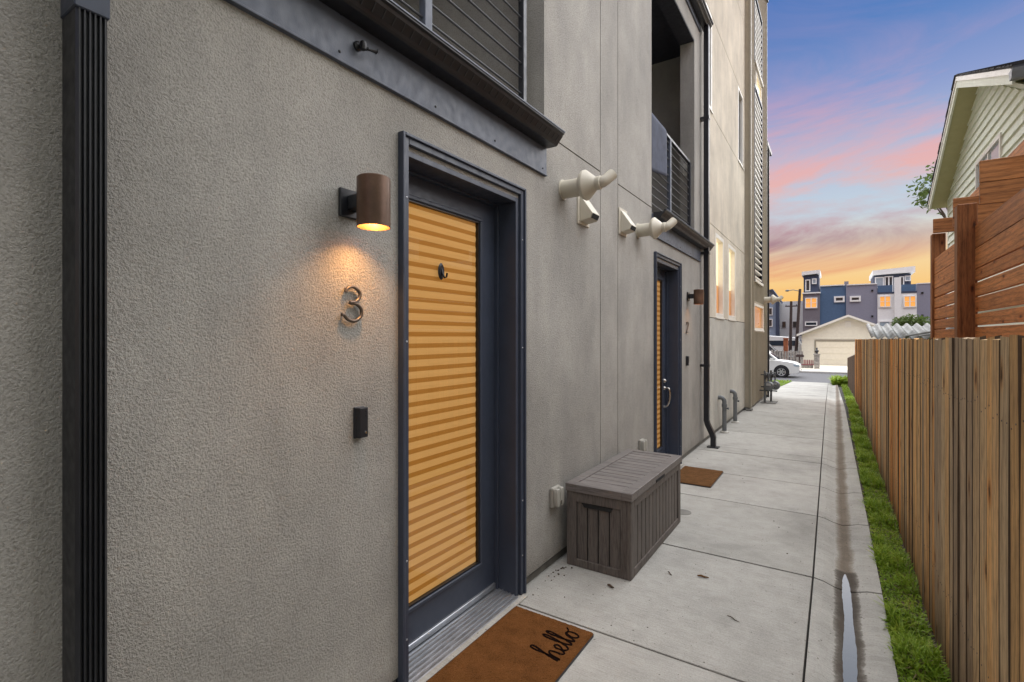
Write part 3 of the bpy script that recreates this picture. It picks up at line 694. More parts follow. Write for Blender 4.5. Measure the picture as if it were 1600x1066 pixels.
def bell(y, z, label):
    t = thing('doorbell', (W, y, z), label, 'doorbell', 'doorbells beside the doors')
    MB().box(W, W+.012, y-.027, y+.027, z-.066, z+.066).build('back_plate', M['black'], t, bevel=.003)
    MB().prism([(W+.012, y-.024), (W+.034, y-.018), (W+.034, y+.026), (W+.012, y+.026)], 'z', z-.064, z+.064).build('housing', M['black'], t, bevel=.004, seg=2)
    for i in range(2): MB().box(W+.0335, W+.0352, y+.010, y+.018, z+.045-i*.018, z+.050-i*.018).build('indicator', M['black'], t)
    MB().lathe([(.006, 0), (.005, .003)], (W+.034, y+.012, z-.042), (1,0,0), 12).build('button', M['steel'], t)
bell(1.418, 1.287, 'black video doorbell on stucco below the number 3')
bell(6.97, 1.32, 'small doorbell on stucco below the number 2')
def flue(X, y, z, s, label, k=1.0):
    t = thing('flue_vent', (X, y, z), label, 'vent', 'cream flue vents sticking out of the wall')
    MB().lathe([(.075*s, 0), (.075*s, .006)], (X, y, z), (1,0,0), 24).lathe([(.066*s, .0), (.066*s, .165*k)], (X, y, z), (1,0,0), 24).build('pipe', M['cream_pvc'], t, smooth=True)
    MB().lathe([(.066*s, .15*k), (.092*s, .155*k), (.100*s, .165*k), (.108*s, .175*k), (.108*s, .19*k), (.045*s, .265*k), (.045*s, .27*k)], (X, y, z+.005), (1,0,0), 28).build('flared_collar', M['cream_pvc'], t, smooth=True)
    MB().lathe([(.044*s, .26*k), (.044*s, .275*k), (.048*s, .275*k), (.048*s, .30*k), (.042*s, .303*k)], (X, y, z+.005), (1,0,0), 20).build('neck', M['cream_pvc'], t, smooth=True)
    o = Vector((X+.295*k, y, z+.005))
    P = [o, o+Vector((.022, .004, .006)), o+Vector((.045, .025, .030)), o+Vector((.072, .055, .066))]
    MB().tube(catmull(P, 4), .040*s, 18).build('outlet_elbow', M['cream_pvc'], t, smooth=True)
    e = P[-1]; d = (P[-1]-P[-2]).normalized(); MB().lathe([(.029*s, 0), (.029*s, .002)], e, d, 16).build('outlet_opening', M['beige_plastic'], t)
flue(W, 3.32, 2.742, 1.0, 'cream flue vent nearest the first door, above a vent hood')
flue(W, 4.99, 2.735, 1.0, 'cream flue vent under the second balcony gutter', .95)
flue(XC, 14.75, 2.62, 1.2, 'cream flue vent on the tan metal cladding', 1.2)
def hood(y, z, label):
    t = thing('vent_hood', (W, y, z), label, 'vent hood', 'cream dryer vent hoods on the stucco')
    h = .125; MB().box(W, W+.012, y-.105, y+.105, z-h, z+h).build('flange', M['cream_pvc'], t, bevel=.002)
    a, c = y-.075, y+.075
    for sy in (-.09, .09):
        for sz in (-.105, .105): MB().lathe([(.005, 0), (.005, .002), (.002, .0035)], (W+.012, y+sy, z+sz), (1,0,0), 8).build('screw', M['steel'], t)
    b = MB(); vs = []
    for yy in (a, c): vs += [(W+.012, yy, z+h-.02), (W+.115, yy, z-.045), (W+.095, yy, z-h+.035), (W+.012, yy, z-h+.02)]
    b.add(vs, [(0,1,2,3), (7,6,5,4), (0,4,5,1), (0,3,7,4), (1,5,6,2), (2,6,7,3)]); b.build('hood', M['cream_pvc'], t, bevel=.003)
    b = MB(); 
    p = [(W+.1135, a+.012, z-.050), (W+.1135, c-.012, z-.050), (W+.0975, c-.012, z-h+.040), (W+.0975, a+.012, z-h+.040)]
    p = [(x+.004, yy, zz-.0015) for x, yy, zz in p]; b.quad(*p); b.build('flap', M['dark_void'], t, recalc=False)
hood(3.66, 2.665, 'cream vent hood tucked under the first flue vent')
hood(4.545, 2.735, 'cream vent hood right of the vertical wall joints')
def outlet(y, z, label):
    t = thing('outlet_cover', (W, y, z), label, 'outlet', 'weatherproof outlet covers on the wall')
    MB().box(W, W+.03, y-.058, y+.058, z-.07, z+.07).build('box', M['beige_plastic'], t, bevel=.008, seg=2)
    for s_ in (-.030, .030):
        b = MB(); pr = []
        for i in range(16):
            th = 2*math.pi*i/16; pr.append((y+s_+.026*math.copysign(abs(math.cos(th))**.7, math.cos(th)), z+.066*math.copysign(abs(math.sin(th))**.55, math.sin(th))))
        b.prism(pr, 'x', W+.03, W+.062); b.build('cover', M['beige_plastic'], t, bevel=.006, seg=2, smooth=True)
    MB().box(W+.05, W+.068, y-.006, y+.006, z-.045, z-.02).build('latch', M['steel'], t)
outlet(3.165, .505, 'beige weatherproof outlet cover beside the storage box')
outlet(5.06, .515, 'beige weatherproof outlet cover left of the second door')
t = thing('wall_camera', (W+.016, 1.40, 2.865), 'small black swivel bracket on the fascia above the lamp', 'bracket')
MB().lathe([(.020, 0), (.020, .008), (.012, .014)], (W+.016, 1.40, 2.868), (1,0,0), 16).build('base', M['black'], t, smooth=True)
MB().tube([(W+.02, 1.40, 2.868), (W+.05, 1.405, 2.862), (W+.062, 1.42, 2.85)], .008, 8).lathe([(0,-.02), (.013,-.016), (.016, 0), (.013, .016), (0, .02)], (W+.05, 1.404, 2.862), (0,0,1), 12).build('arm', M['black'], t, smooth=True)
MB().tube([(W+.062, 1.42, 2.85), (W+.068, 1.455, 2.858)], [.005, .009], 8).lathe([(0,-.011), (.011,0), (0,.011)], (W+.068, 1.458, 2.858), (0,1,0), 10).build('knob', M['black'], t, smooth=True)
t = thing('jamb_outlet', (-1.8, 7.44, 4.2), 'small flat cover plate on the second balcony side wall', 'cover plate')
MB().box(-1.86, -1.76, 7.425, 7.439, 3.98, 4.16).build('plate', M['stucco_light'], t, bevel=.003); MB().box(-1.83, -1.815, 7.418, 7.425, 4.05, 4.075).build('knob', M['black'], t)
# cloth on the second railing
b = MB(); nx, nz = 16, 14; vs = []
for i in range(nx+1):
    for j in range(nz+1):
        y = 5.50 + .62*i/nx; f = i/nx; bot = 3.50 + .10*f
        z = 4.175 - (4.175-bot)*j/nz; vs.append((-1.728 + .004*math.sin(y*9+j*.3)*(j/nz) + (.0 if j else -.012), y, z))
b.add(vs, [(i*(nz+1)+j, (i+1)*(nz+1)+j, (i+1)*(nz+1)+j+1, i*(nz+1)+j+1) for i in range(nx) for j in range(nz)])
o = b.build('hanging_cloth', M['cloth'], origin=(-1.73, 5.8, 3.4), smooth=True, recalc=False); s_ = o.modifiers.new('solid', 'SOLIDIFY'); s_.thickness = .006
tag(o, 'flat slate grey cloth panel hung over the second balcony railing', 'cloth')
# gooseneck pipes
def gooseneck(x, y, label):
    t = thing('gooseneck_pipe', (x, y, 0), label, 'pipe', 'grey gooseneck pipes at the wall foot')
    r = .036; P = [(x, y, 0), (x, y, .52)]
    for a in range(0, 91, 15): P.append((x-.06+.06*math.cos(R(a)), y, .52+.075*math.sin(R(a))))
    P += [(W, y, .595)]
    MB().tube(P, r, 14).build('riser', M['pipe_grey'], t, smooth=True)
    MB().lathe([(.046, 0), (.046, .05)], (x, y, .44), (0,0,1), 16).build('coupling', M['pipe_grey'], t, smooth=True)
    MB().tube([(x, y, .41), (x+.055, y+.01, .415)], .014, 8).lathe([(.02, 0), (.02, .02)], (x+.05, y+.01, .415), (1,0,0), 10).build('valve', M['pipe_grey'], t, smooth=True)
    MB().lathe([(.075, 0), (.075, .012), (.05, .03)], (x, y, -.001), (0,0,1), 18).build('floor_collar', M['beige_plastic'], t, smooth=True)
gooseneck(-1.60, 9.18, 'nearer of two grey gooseneck pipes at the wall foot')
gooseneck(-1.61, 10.35, 'farther of two grey gooseneck pipes at the wall foot')
# gas meters
t = thing('gas_meter', (-1.42, 14.0, 0), 'cluster of grey gas meters and pipes by the metal cladding', 'gas meter')
MB().box(-1.56, -1.22, 13.72, 14.28, -.001, .012).build('base_plate', M['found'], t)
for x, y in ((-1.47, 13.82), (-1.36, 14.12)):
    MB().tube([(x, y, 0), (x, y, .8)], .026, 10).build('riser', M['pipe_grey'], t, smooth=True)
    b = MB().lathe([(.02, 0), (.10, .02), (.115, .05), (.115, .13), (.10, .16), (.02, .18)], (x+.09, y-.09, .42), (0,1,0), 18); mt = b.build('meter_body', M['pipe_grey'], t, smooth=True)
    MB().box(x+.04, x+.14, y-.095, y-.088, .44, .50).build('dial', M['alu'], mt)
    MB().tube([(x, y, .74), (x+.09, y, .74), (x+.09, y, .54)], .018, 8).build('crossover_pipe', M['pipe_grey'], t, smooth=True)
    MB().lathe([(.0, 0), (.065, .006), (.07, .02), (.05, .035), (.022, .06)], (x, y, .66), (1,0,.1), 16).build('regulator', M['rail'], t, smooth=True)
    MB().tube([(x-.09, y, .70), (x+.16, y, .70)], .013, 8).build('branch', M['rail'], t, smooth=True)
MB().tube([(-1.6, 13.9, .30), (-1.2, 13.9, .30)], .016, 8).build('branch', M['rail'], t, smooth=True)
MB().box(-1.56, -1.25, 13.85, 13.90, .38, .41).build('bracket', M['rail'], t)

# ------------------------------------------------------------------ things on the walk
# storage box
t = thing('storage_box', (-1.395, 3.9, 0), 'grey brown resin storage box with slatted lid against the wall', 'storage box')
x0, x1, y0, y1, H = -1.635, -1.155, 3.25, 4.535, .585
MB().box(x0+.02, x1-.02, y0+.02, y1-.02, .01, .535).build('tub', M['dark_void'], t)
b = MB()
for yy in (y0, y1-.016):
    b.box(x0, x0+.075, yy, yy+.016, 0, .535); b.box(x1-.075, x1, yy, yy+.016, 0, .535); b.box(x0+.075, x1-.075, yy, yy+.016, 0, .055); b.box(x0+.075, x1-.075, yy, yy+.016, .465, .535)
for xx in (x0, x1-.016):
    b.box(xx, xx+.016, y0+.0161, y0+.075, 0, .535); b.box(xx, xx+.016, y1-.075, y1-.0161, 0, .535); b.box(xx, xx+.016, y0+.075, y1-.075, 0, .055); b.box(xx, xx+.016, y0+.075, y1-.075, .475, .535)
b.build('frame', M['resin'], t, bevel=.003)
nw = 4; w = (x1-x0-.15)/nw
for i in range(nw):
    MB().box(x0+.075+i*w+.0045, x0+.075+(i+1)*w-.0045, y0+.009, y0+.0195, .05, .47).build('panel', M['resin'], t, bevel=.002)
nw = 13; w = (y1-y0-.15)/nw
for i in range(nw):
    MB().box(x1-.021, x1-.009, y0+.075+i*w+.0045, y0+.075+(i+1)*w-.0045, .05, .48).build('panel', M['resin'], t, bevel=.002)
hh = MB().prism([(x0+.12, .462), (x1-.13, .462), (x1-.145, .435), (x0+.135, .435)], 'y', y0-.0005, y0+.012); hh.build('hand_slot', M['dark_void'], t)
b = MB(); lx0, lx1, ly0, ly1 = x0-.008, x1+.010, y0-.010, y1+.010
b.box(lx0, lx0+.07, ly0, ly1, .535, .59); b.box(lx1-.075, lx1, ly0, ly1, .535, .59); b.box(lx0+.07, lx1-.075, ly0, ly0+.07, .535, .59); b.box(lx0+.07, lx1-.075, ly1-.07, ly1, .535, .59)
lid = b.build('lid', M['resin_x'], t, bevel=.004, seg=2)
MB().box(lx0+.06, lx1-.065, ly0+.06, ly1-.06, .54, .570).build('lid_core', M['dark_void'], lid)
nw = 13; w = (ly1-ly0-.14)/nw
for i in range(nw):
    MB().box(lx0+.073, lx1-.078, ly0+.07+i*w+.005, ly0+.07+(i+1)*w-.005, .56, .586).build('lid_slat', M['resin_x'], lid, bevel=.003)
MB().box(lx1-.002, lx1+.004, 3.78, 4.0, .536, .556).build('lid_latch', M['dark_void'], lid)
# doormats
def rounded(x0, x1, y0, y1, r, n=5):
    p = []
    for cx, cy, a0 in ((x1-r, y1-r, 0), (x0+r, y1-r, 90), (x0+r, y0+r, 180), (x1-r, y0+r, 270)):
        for i in range(n+1): th = R(a0+90*i/n); p.append((cx+r*math.cos(th), cy+r*math.sin(th)))
    return p
def mat_obj(x0, x1, y0, y1, m, label, rot=0):
    c = ((x0+x1)/2, (y0+y1)/2, 0); t = thing('doormat', c, label, 'doormat', 'coir doormats in front of the doors')
    MB().prism(rounded(x0, x1, y0, y1, .022), 'z', .001, .010).build('backing', M['black'], t)
    # pile: grid surface with uneven bristle height
    b = MB(); n1, n2 = 70, 120; vs = []; r = np.random.default_rng(4)
    for i in range(n1+1):
        for j in range(n2+1):
            x = x0+.004+(x1-x0-.008)*i/n1; y = y0+.004+(y1-y0-.008)*j/n2; e = min(i, n1-i, j, n2-j)
            rr = .02; cx = min(max(x, x0+rr), x1-rr); cy = min(max(y, y0+rr), y1-rr); dx, dy = x-cx, y-cy; L = math.hypot(dx, dy)
            if L > rr-.002: x, y = cx+dx/L*(rr-.002), cy+dy/L*(rr-.002)
            vs.append((x, y, .009 if e == 0 else .017+.003*r.random()))
    b.add(vs, [(i*(n2+1)+j, (i+1)*(n2+1)+j, (i+1)*(n2+1)+j+1, i*(n2+1)+j+1) for i in range(n1) for j in range(n2)])
    b.build('pile', m, t, recalc=False); return t
mt1 = mat_obj(-1.632, -1.112, 1.645, 2.555, M['coir'], 'orange brown coir doormat with cursive hello at the nearest door')
mat_obj(-1.60, -1.135, 5.72, 6.47, M['coir_worn'], 'plain worn brown doormat at the second door')
def ribbon(pts, wd, z):
    P = catmull(pts, 7); b = MB(); L = []; Rr = []
    for i, p in enumerate(P):
        t_ = (P[min(i+1, len(P)-1)]-P[max(i-1, 0)]).normalized(); n_ = Vector((-t_.y, t_.x, 0)); k_ = wd*(.75+.35*abs(t_.x))
        L.append(p+n_*k_); Rr.append(p-n_*k_)
    vs = [(p.x, p.y, z) for p in L] + [(p.x, p.y, z) for p in Rr]; n = len(P)
    b.add(vs + [(x, y, z-.006) for x, y, z in vs], [(i, i+1, n+i+1, n+i) for i in range(n-1)] + [(i, i+1, 2*n+i+1, 2*n+i) for i in range(n-1)] + [(n+i, n+i+1, 3*n+i+1, 3*n+i) for i in range(n-1)])
    return b
# script lettering: u runs along the mat (towards +y), v is letter height (towards the door)
def word(strokes, y, x, s):
    for st in strokes:
        pts = [(x - v*s, y + u*s, 0) for u, v in st]
        ribbon(pts, .0048, .0212).build('lettering', M['ink'], mt1, recalc=False)
h_ = [(.0,.02), (.08,.5), (.28,1.12), (.30,1.34), (.20,1.36), (.13,1.1), (.12,.5), (.10,.0), (.18,.42), (.34,.60), (.42,.42), (.42,.12), (.52,.02), (.64,.16)]
e_ = [(.64,.16), (.80,.32), (.86,.50), (.76,.60), (.66,.42), (.70,.12), (.84,.02), (.98,.16)]
l_ = [(.98,.16), (1.14,.7), (1.22,1.16), (1.16,1.34), (1.08,1.1), (1.08,.4), (1.16,.04), (1.28,.14)]
l2_ = [(1.28,.14), (1.42,.7), (1.50,1.16), (1.44,1.34), (1.36,1.1), (1.36,.4), (1.44,.04), (1.56,.2)]
o_ = [(1.56,.2), (1.66,.5), (1.80,.60), (1.94,.46), (1.94,.2), (1.80,.02), (1.66,.14), (1.66,.36), (1.80,.56), (1.98,.58), (2.14,.72)]
word([h_, e_, l_, l2_, o_], 2.225, -1.165, .132)
# drain cover and litter
t = thing('cleanout_cover', (-1.23, 4.80, 0), 'round dark cleanout cover set in the walk behind the storage box', 'drain cover')
MB().lathe([(.075, 0), (.075, .003), (.0, .004)], (-1.20, 4.80, -.001), (0,0,1), 24).build('lid', M['found'], t)
def twig(x, y, L, a, label, m='leaf_litter', r=.006):
    d = Vector((math.cos(R(a)), math.sin(R(a)), 0)); p = Vector((x, y, r))
    b = MB().tube([p-d*L/2, p-d*L/6+Vector((0, .003, .003)), p+d*L/6, p+d*L/2+Vector((.003, 0, .001))], [r*.6, r, r*.9, r*.4], 6)
    tag(b.build('twig', M[m], origin=(x, y, 0)), label, 'twig', 'bits of litter on the walk')
twig(-.76, 3.57, .07, 8, 'tan twig lying farthest from the storage box', 'coir_worn', .007)
twig(-.965, 3.50, .055, -50, 'thin dark twig off the near corner of the storage box', 'leaf_litter', .004)
twig(-1.24, 3.10, .05, -20, 'thick dark twig lying nearest the doormat', 'leaf_litter', .008)
twig(-.50, 3.14, .08, -30, 'curled grey stem lying nearest the drain', 'leaf_litter', .003)
b = MB()
for i in range(150):
    y = 1.3 + 12*random.random()**1.6; x = random.uniform(-1.62, .2) if random.random() < .7 else random.uniform(-1.66, -1.45)
    s_ = random.uniform(.003, .009); z = gz(y) - (.028 if x > -.12 else 0)
    if x > -.05: continue
    a = random.random()*6.28; b.add([(x+s_*math.cos(a+k_*2.1)*random.uniform(.6, 1.3), y+s_*math.sin(a+k_*2.1)*random.uniform(.6, 1.3), z+.002) for k_ in range(3)] + [(x, y, z+s_*.8)], [(0,1,3), (1,2,3), (2,0,3)])
for i in range(26):
    y = random.gauss(3.12, .09); x = -1.655+abs(random.gauss(0, .05)); s_ = random.uniform(.004, .011); a = random.random()*6.28
    b.add([(x+s_*math.cos(a+k_*2.1), y+s_*math.sin(a+k_*2.1), .002) for k_ in range(3)] + [(x, y, s_*.8)], [(0,1,3), (1,2,3), (2,0,3)])
tag(b.build('grit', M['leaf_litter'], recalc=False), 'loose dark grit and leaf crumbs on the walk', 'grit', kind='stuff')

# ------------------------------------------------------------------ picket fence on the right
FX = .465
fence = thing('picket_fence', (FX, 9, 0), 'weathered cedar board fence along the drain strip', 'fence')
var = []
for i in range(6):
    w = (.086, .090, .094, .096, .104, .088)[i]; bow = random.uniform(-.004, .004); b = MB(); vs = []; nz = 7
    for j in range(nz+1):
        z = j/nz*1.66; o_x = bow*math.sin(math.pi*j/nz)
        for xx, yy in ((0, -w/2), (0, w/2), (.018, w/2), (.018, -w/2)):
            c = (random.uniform(-.006, .006) if j == nz else 0); vs.append((xx+o_x, yy, z+c))
    fs = [(j*4+k_, j*4+(k_+1) % 4, j*4+4+(k_+1) % 4, j*4+4+k_) for j in range(nz) for k_ in range(4)] + [(3,2,1,0), (nz*4, nz*4+1, nz*4+2, nz*4+3)]
    b.add(vs, fs); nf = len(b.f)
    for zz in (.40, 1.40):
        for yy in (-w*.28, w*.27): b.lathe([(.0032, 0), (.0032, .0012)], (-.0003+bow*math.sin(math.pi*zz/1.66), yy+random.uniform(-.008, .008), zz+random.uniform(-.035, .035)), (-1,0,0), 6)
    me = b.mesh('picket', recalc=False); me.materials.append(M['fence']); me.materials.append(M['black']); me.materials.append(M['fence_edge'])
    for p_ in me.polygons: p_.material_index = (2 if abs(p_.normal.y) > .7 else 0) if p_.index < nf else 1
    var.append((me, w))
y = 1.2
while y < 16.9:
    me, w = random.choice(var)
    top = 1.648 - .085*max(0, y-2)/15
    o = obj('picket', me, None, fence, (random.uniform(-.004, .004), y+w/2-9, top-1.66+random.uniform(-.007, .005)), (max(-.006, min(.006, random.gauss(0, .003))), random.uniform(-.002, .002), random.uniform(-.03, .03)))
    mk_ = None
    if y > 12.4: mk_ = 'fence_orange' if random.random() < .85 else None
    elif 9.0 < y < 12.4: mk_ = 'fence_grey' if random.random() < .65 else None
    elif 5.2 < y < 9.0: mk_ = 'fence_orange' if random.random() < .4 else None
    elif y < 4.4: mk_ = 'fence_grey' if random.random() < .3 else None
    if mk_: o.material_slots[0].link = 'OBJECT'; o.material_slots[0].material = M[mk_]
    y += w + random.choice((.002, .003, .004, .006, .009))
y = 1.13  # rear row added behind the boards to block light in the gaps
while y < 10.2:
    me, w = random.choice(var); top = 1.640 - .085*max(0, y-2)/15
    obj('picket', me, None, fence, (.034+random.uniform(-.003, .003), y+w/2-9, top-1.66+random.uniform(-.02, .0))); y += w + random.uniform(.006, .012)
for z in (.35, 1.35):
    MB().box(FX+.056, FX+.095, 1.2, 16.9, z, z+.09).build('rail', M['fence'], fence)
for y in np.arange(1.6, 17, 2.4):
    MB().box(FX+.095, FX+.185, y, y+.09, -.2, 1.5).build('post', M['fence'], fence)
f2 = thing('plank_fence', (.5, 24, -.4), 'short dark brown plank fence beyond the cedar fence', 'fence')
y = 18.5
while y < 29.5:
    h = 1.62-1.35*max(0, min(1, (y-17)/12))+.55
    MB().box(.50, .522, y, y+.165, gz(y)-.1, gz(y)+1.28+random.uniform(-.02, .02)).build('plank', M['dark_plank'], f2); y += .172
for y in (18.6, 21.5, 24.4, 27.3): MB().box(.522, .60, y, y+.1, gz(y)-.1, gz(y)+1.2).build('post', M['dark_plank'], f2)

# ------------------------------------------------------------------ pergola with slatted screen
pg = thing('pergola', (1.2, 7.5, 0), 'reddish brown timber pergola with horizontal board screen', 'pergola')
PX = 1.13
for (xa, ya, w, zt) in ((1.00, 6.45, .15, 2.94), (1.115, 8.88, .145, 3.06), (1.08, 3.9, .14, 2.95), (1.85, 4.9, .12, 3.05)):
    MB().box(xa, xa+w, ya, ya+w, -.1, zt).build('post', M['brown_v'], pg, bevel=.006)
rows = [(1.40, 1.50), (1.52, 1.605), (1.625, 1.738), (1.757, 1.866), (1.884, 2.020), (2.040, 2.166), (2.186, 2.292), (2.303, 2.495), (2.498, 2.715)]
for a, c in rows:
    for (y0, y1, xo) in ((2.4, 6.595, 0), (6.60, 8.9, .01)):
        sag = random.uniform(-.006, .006)
        b = MB().box(PX+xo, PX+xo+.032, y0, y1, a, c); b.build('board', M['brown'], pg, bevel=.003, origin=(PX+xo+.016, (y0+y1)/2, (a+c)/2)).rotation_euler = (sag*.35, 0, 0)
for (yb, x0, z0, z1) in ((8.85, 1.12, 3.06, 3.25), (7.66, 1.148, 2.93, 3.25), (6.20, 1.112, 3.06, 3.26), (6.20, 1.112, 2.86, 3.056)):
    MB().box(x0, 2.15, yb-.04, yb, z0, z1).build('beam', M['brown_x'], pg, bevel=.004, origin=(x0, yb, z0))
for (x, z) in ((1.42, 3.262), (1.95, 3.262)):
    MB().box(x, x+.045, 4.2, 8.95, z, z+.16).build('rafter', M['brown'], pg, bevel=.004, origin=(x, 6.5, z))

# ------------------------------------------------------------------ sage house with gable
hs = thing('lap_sided_house', (2.35, 12.8, 0), 'pale sage lap-sided house with gable roof above the pergola', 'house')
HX0 = 2.33; yc, hw, ze, za = 12.82, 3.42, 5.0, 6.67; sl_ = (za-ze)/hw; wy0, wy1 = yc-hw+.28, yc+hw-.30
def half_at(z): return (za-.14-z)/sl_
expo = .178; z = 1.4
win = (11.35, 12.95, 3.95, 4.95)
while z < za-.2:
    zt = min(z+expo, za-.16)
    def span(zz):
        h = half_at(zz); return max(wy0, yc-h), min(wy1, yc+h)
    a0, a1 = span(z); c0, c1 = span(zt)
    if c1-c0 < .02: break
    parts = [(a0, a1, c0, c1)]
    if z+expo > win[2] and z < win[3]: parts = [(a0, win[0]-.06, c0, win[0]-.06), (win[1]+.06, a1, win[1]+.06, c1)]
    for p0, p1, q0, q1 in parts:
        b = MB(); vs = [(HX0-.036, p0, z), (HX0-.036, p1, z), (HX0-.006, q1, zt+.01), (HX0-.006, q0, zt+.01), (HX0, p0, z), (HX0, p1, z), (HX0, q1, zt+.01), (HX0, q0, zt+.01)]
        b.add(vs, [(0,1,2,3), (7,6,5,4), (0,4,5,1), (2,6,7,3), (1,5,6,2), (0,3,7,4)]); b.build('lap_board', M['lap'], hs)
    z += expo
b = MB(); b.prism([(wy0, 0), (wy1, 0), (wy1, ze+.1), (yc, za-.12), (wy0, ze+.1)], 'x', HX0, 8.5); b.build('wall', M['lap'], hs)
MB().box(HX0-.03, HX0+.05, wy1-.02, wy1+.07, 0, ze+.05).box(HX0-.03, HX0+.05, wy0-.07, wy0+.02, 0, ze+.05).build('corner_board', M['lap_trim'], hs)
w_ = MB(); a, c, d, e = win; w_.box(HX0-.05, HX0, a-.07, a, d-.07, e+.07).box(HX0-.05, HX0, c, c+.07, d-.07, e+.07).box(HX0-.05, HX0, a, c, d-.07, d).box(HX0-.05, HX0, a, c, e, e+.07).box(HX0-.035, HX0, (a+c)/2-.03, (a+c)/2+.03, d, e)
wf = w_.build('window', M['white_vinyl'], hs); MB().box(HX0-.015, HX0-.008, a, c, d, e).build('pane', M['pale_glass'], wf)
XR = 2.0
for sgn in (1, -1):
    E_ = (yc+sgn*hw, ze) if sgn > 0 else (9.2, 5.2); A_ = (yc, za)
    nrm = Vector((sgn*sl_, 1)).normalized()      # (dy, dz)
    def slab_(x0, x1, t0, t1, s0=0, s1=1, ext=0):
        P = []
        for f in (s0, s1):
            yy = A_[0]+(E_[0]-A_[0])*f; zz = A_[1]+(E_[1]-A_[1])*f; P.append((yy, zz))
        prof = [(P[0][0]+0*t0, P[0][1]+t0), (P[1][0]+0*t0, P[1][1]+t0), (P[1][0], P[1][1]+t1), (P[0][0], P[0][1]+t1)]
        return MB().prism(prof, 'x', x0, x1)
    rf = slab_(XR-.03, 8.6, 0, .06, 0, 1.03).build('roof', M['shingle'], hs)
    # shingle courses
    for i in range(22):
        f0, f1 = i/22, (i+1.0)/22
        y0_, z0_ = A_[0]+(E_[0]-A_[0])*f0*1.03, A_[1]+(E_[1]-A_[1])*f0*1.03; y1_, z1_ = A_[0]+(E_[0]-A_[0])*f1*1.03, A_[1]+(E_[1]-A_[1])*f1*1.03
        MB().prism([(y0_, z0_+.061), (y1_, z1_+.061), (y1_+sgn*.012, z1_+.079), (y0_, z0_+.066)], 'x', XR-.05+random.uniform(-.008, .008), 8.6).build('shingle_course', M['shingle'], rf)
    slab_(XR-.022, XR+.012, -.19, -.001).build('rake_board', M['lap_trim'], hs, bevel=.003)
    slab_(XR-.034, XR+.0, -.055, .03).build('drip_edge', M['white_vinyl'], hs)
    slab_(XR+.0125, HX0+.02, -.15, -.13).build('soffit', M['olive'], hs)
    yy = 9.08
    if sgn < 0:
        MB().prism([(yy-.02, ze+.04), (yy+.07, ze+.04), (yy+.10, ze+.14), (yy+.10, ze+.16), (yy-.06, ze+.16), (yy-.05, ze+.12)], 'x', XR-.06, 8.6).build('gutter', M['pipe_grey'], hs)

# unseen house block, added behind the camera to shade the near wall
occ = thing('shading_house', (4, -4, 0), 'added unseen house block behind the camera, shading the near wall', 'house')
MB().prism([(-10, 0), (2.2, 0), (2.2, 5.6), (-3.9, 7.6), (-10, 5.6)], 'x', 1.7, 8.5).build('wall', M['lap'], occ)
MB().prism([(-10.4, 5.55), (-3.9, 7.65), (2.6, 5.55), (2.6, 5.7), (-3.9, 7.85), (-10.4, 5.7)], 'x', 1.35, 8.8).build('roof', M['shingle'], occ)
# ------------------------------------------------------------------ shed roof of corrugated sheet
sh = thing('garden_shed', (1.2, 12, 0), 'low shed with pale corrugated metal roof behind the cedar fence', 'shed')
b = MB(); x0, x1, ya, za_, yb, zb_ = .56, 2.25, 11.4, 1.63, 13.3, 1.90; n = 132; vs = []
for i in range(n+1):
    x = x0+(x1-x0)*i/n; w = .034*math.sin(2*math.pi*(x-x0)/.165)
    vs += [(x, ya, za_+w), (x, yb, zb_+w)]
b.add(vs, [(2*i, 2*i+2, 2*i+3, 2*i+1) for i in range(n)]); o = b.build('roof_sheet', M['galv'], sh, smooth=True, recalc=False); s_ = o.modifiers.new('solid', 'SOLIDIFY'); s_.thickness = .012
MB().box(.62, 2.2, 11.55, 13.2, 0, 1.60).build('wall', M['dark_plank'], sh); MB().box(.58, 2.2, 11.46, 11.53, 1.50, 1.59).build('eave_beam', M['dark_void'], sh)
MB().tube([(1.05, 11.38, 1.66), (1.75, 11.38, 1.80)], .018, 8).tube([(1.25, 11.36, 1.66), (1.85, 11.36, 1.76)], .014, 8).build('brace', M['galv'], sh, smooth=True)

# ------------------------------------------------------------------ trees
def tree(name, loc, trunk_h, blobs, nleaf, size, label, seed, parts=True):
    r = np.random.default_rng(seed); t = thing(name, loc, label, 'tree' if trunk_h > .8 else 'bush')
    x, y, z = loc; b = MB(); b.tube([(x, y, z), (x+.05, y, z+trunk_h*.5), (x, y+.05, z+trunk_h)], [.12, .09, .05], 8)
    for (cx, cy, cz, rr) in blobs: b.tube([(x, y, z+trunk_h*.8), ((x+cx)/2, (y+cy)/2, (z+trunk_h+cz)/2), (cx, cy, cz)], [.05, .03, .01], 6)
    b.build('trunk', M['bark'], t, smooth=True)
    V = []; F = []
    for i in range(nleaf):
        cx, cy, cz, rr = blobs[r.integers(len(blobs))]; d = r.normal(size=3); d /= np.linalg.norm(d); d *= rr*(.35+.75*r.random()**.6)
        c = np.array((cx, cy, cz))+d*(1, 1, .8); a = r.normal(size=3); a /= np.linalg.norm(a); u = np.cross(a, r.normal(size=3)); u /= np.linalg.norm(u); s = size*(.6+.8*r.random())
        o = len(V); V += [tuple(c-u*s), tuple(c+a*s*.45), tuple(c+u*s), tuple(c-a*s*.45)]; F.append((o, o+1, o+2, o+3))
    m_ = MB(); m_.add(V, F); m_.build('crown', M['tree_leaf'], t, recalc=False)
tree('leafy_tree', (3.5, 21.5, -.3), 5.0, [(2.45, 21, 6.55, .5), (2.75, 21.2, 6.9, .5), (2.9, 21.4, 6.3, .7), (3.4, 21.5, 6.9, .8), (2.55, 20.8, 6.1, .35), (4.0, 21.6, 6.6, .9)], 520, .085, 'leafy tree showing past the sage house rake', 5)
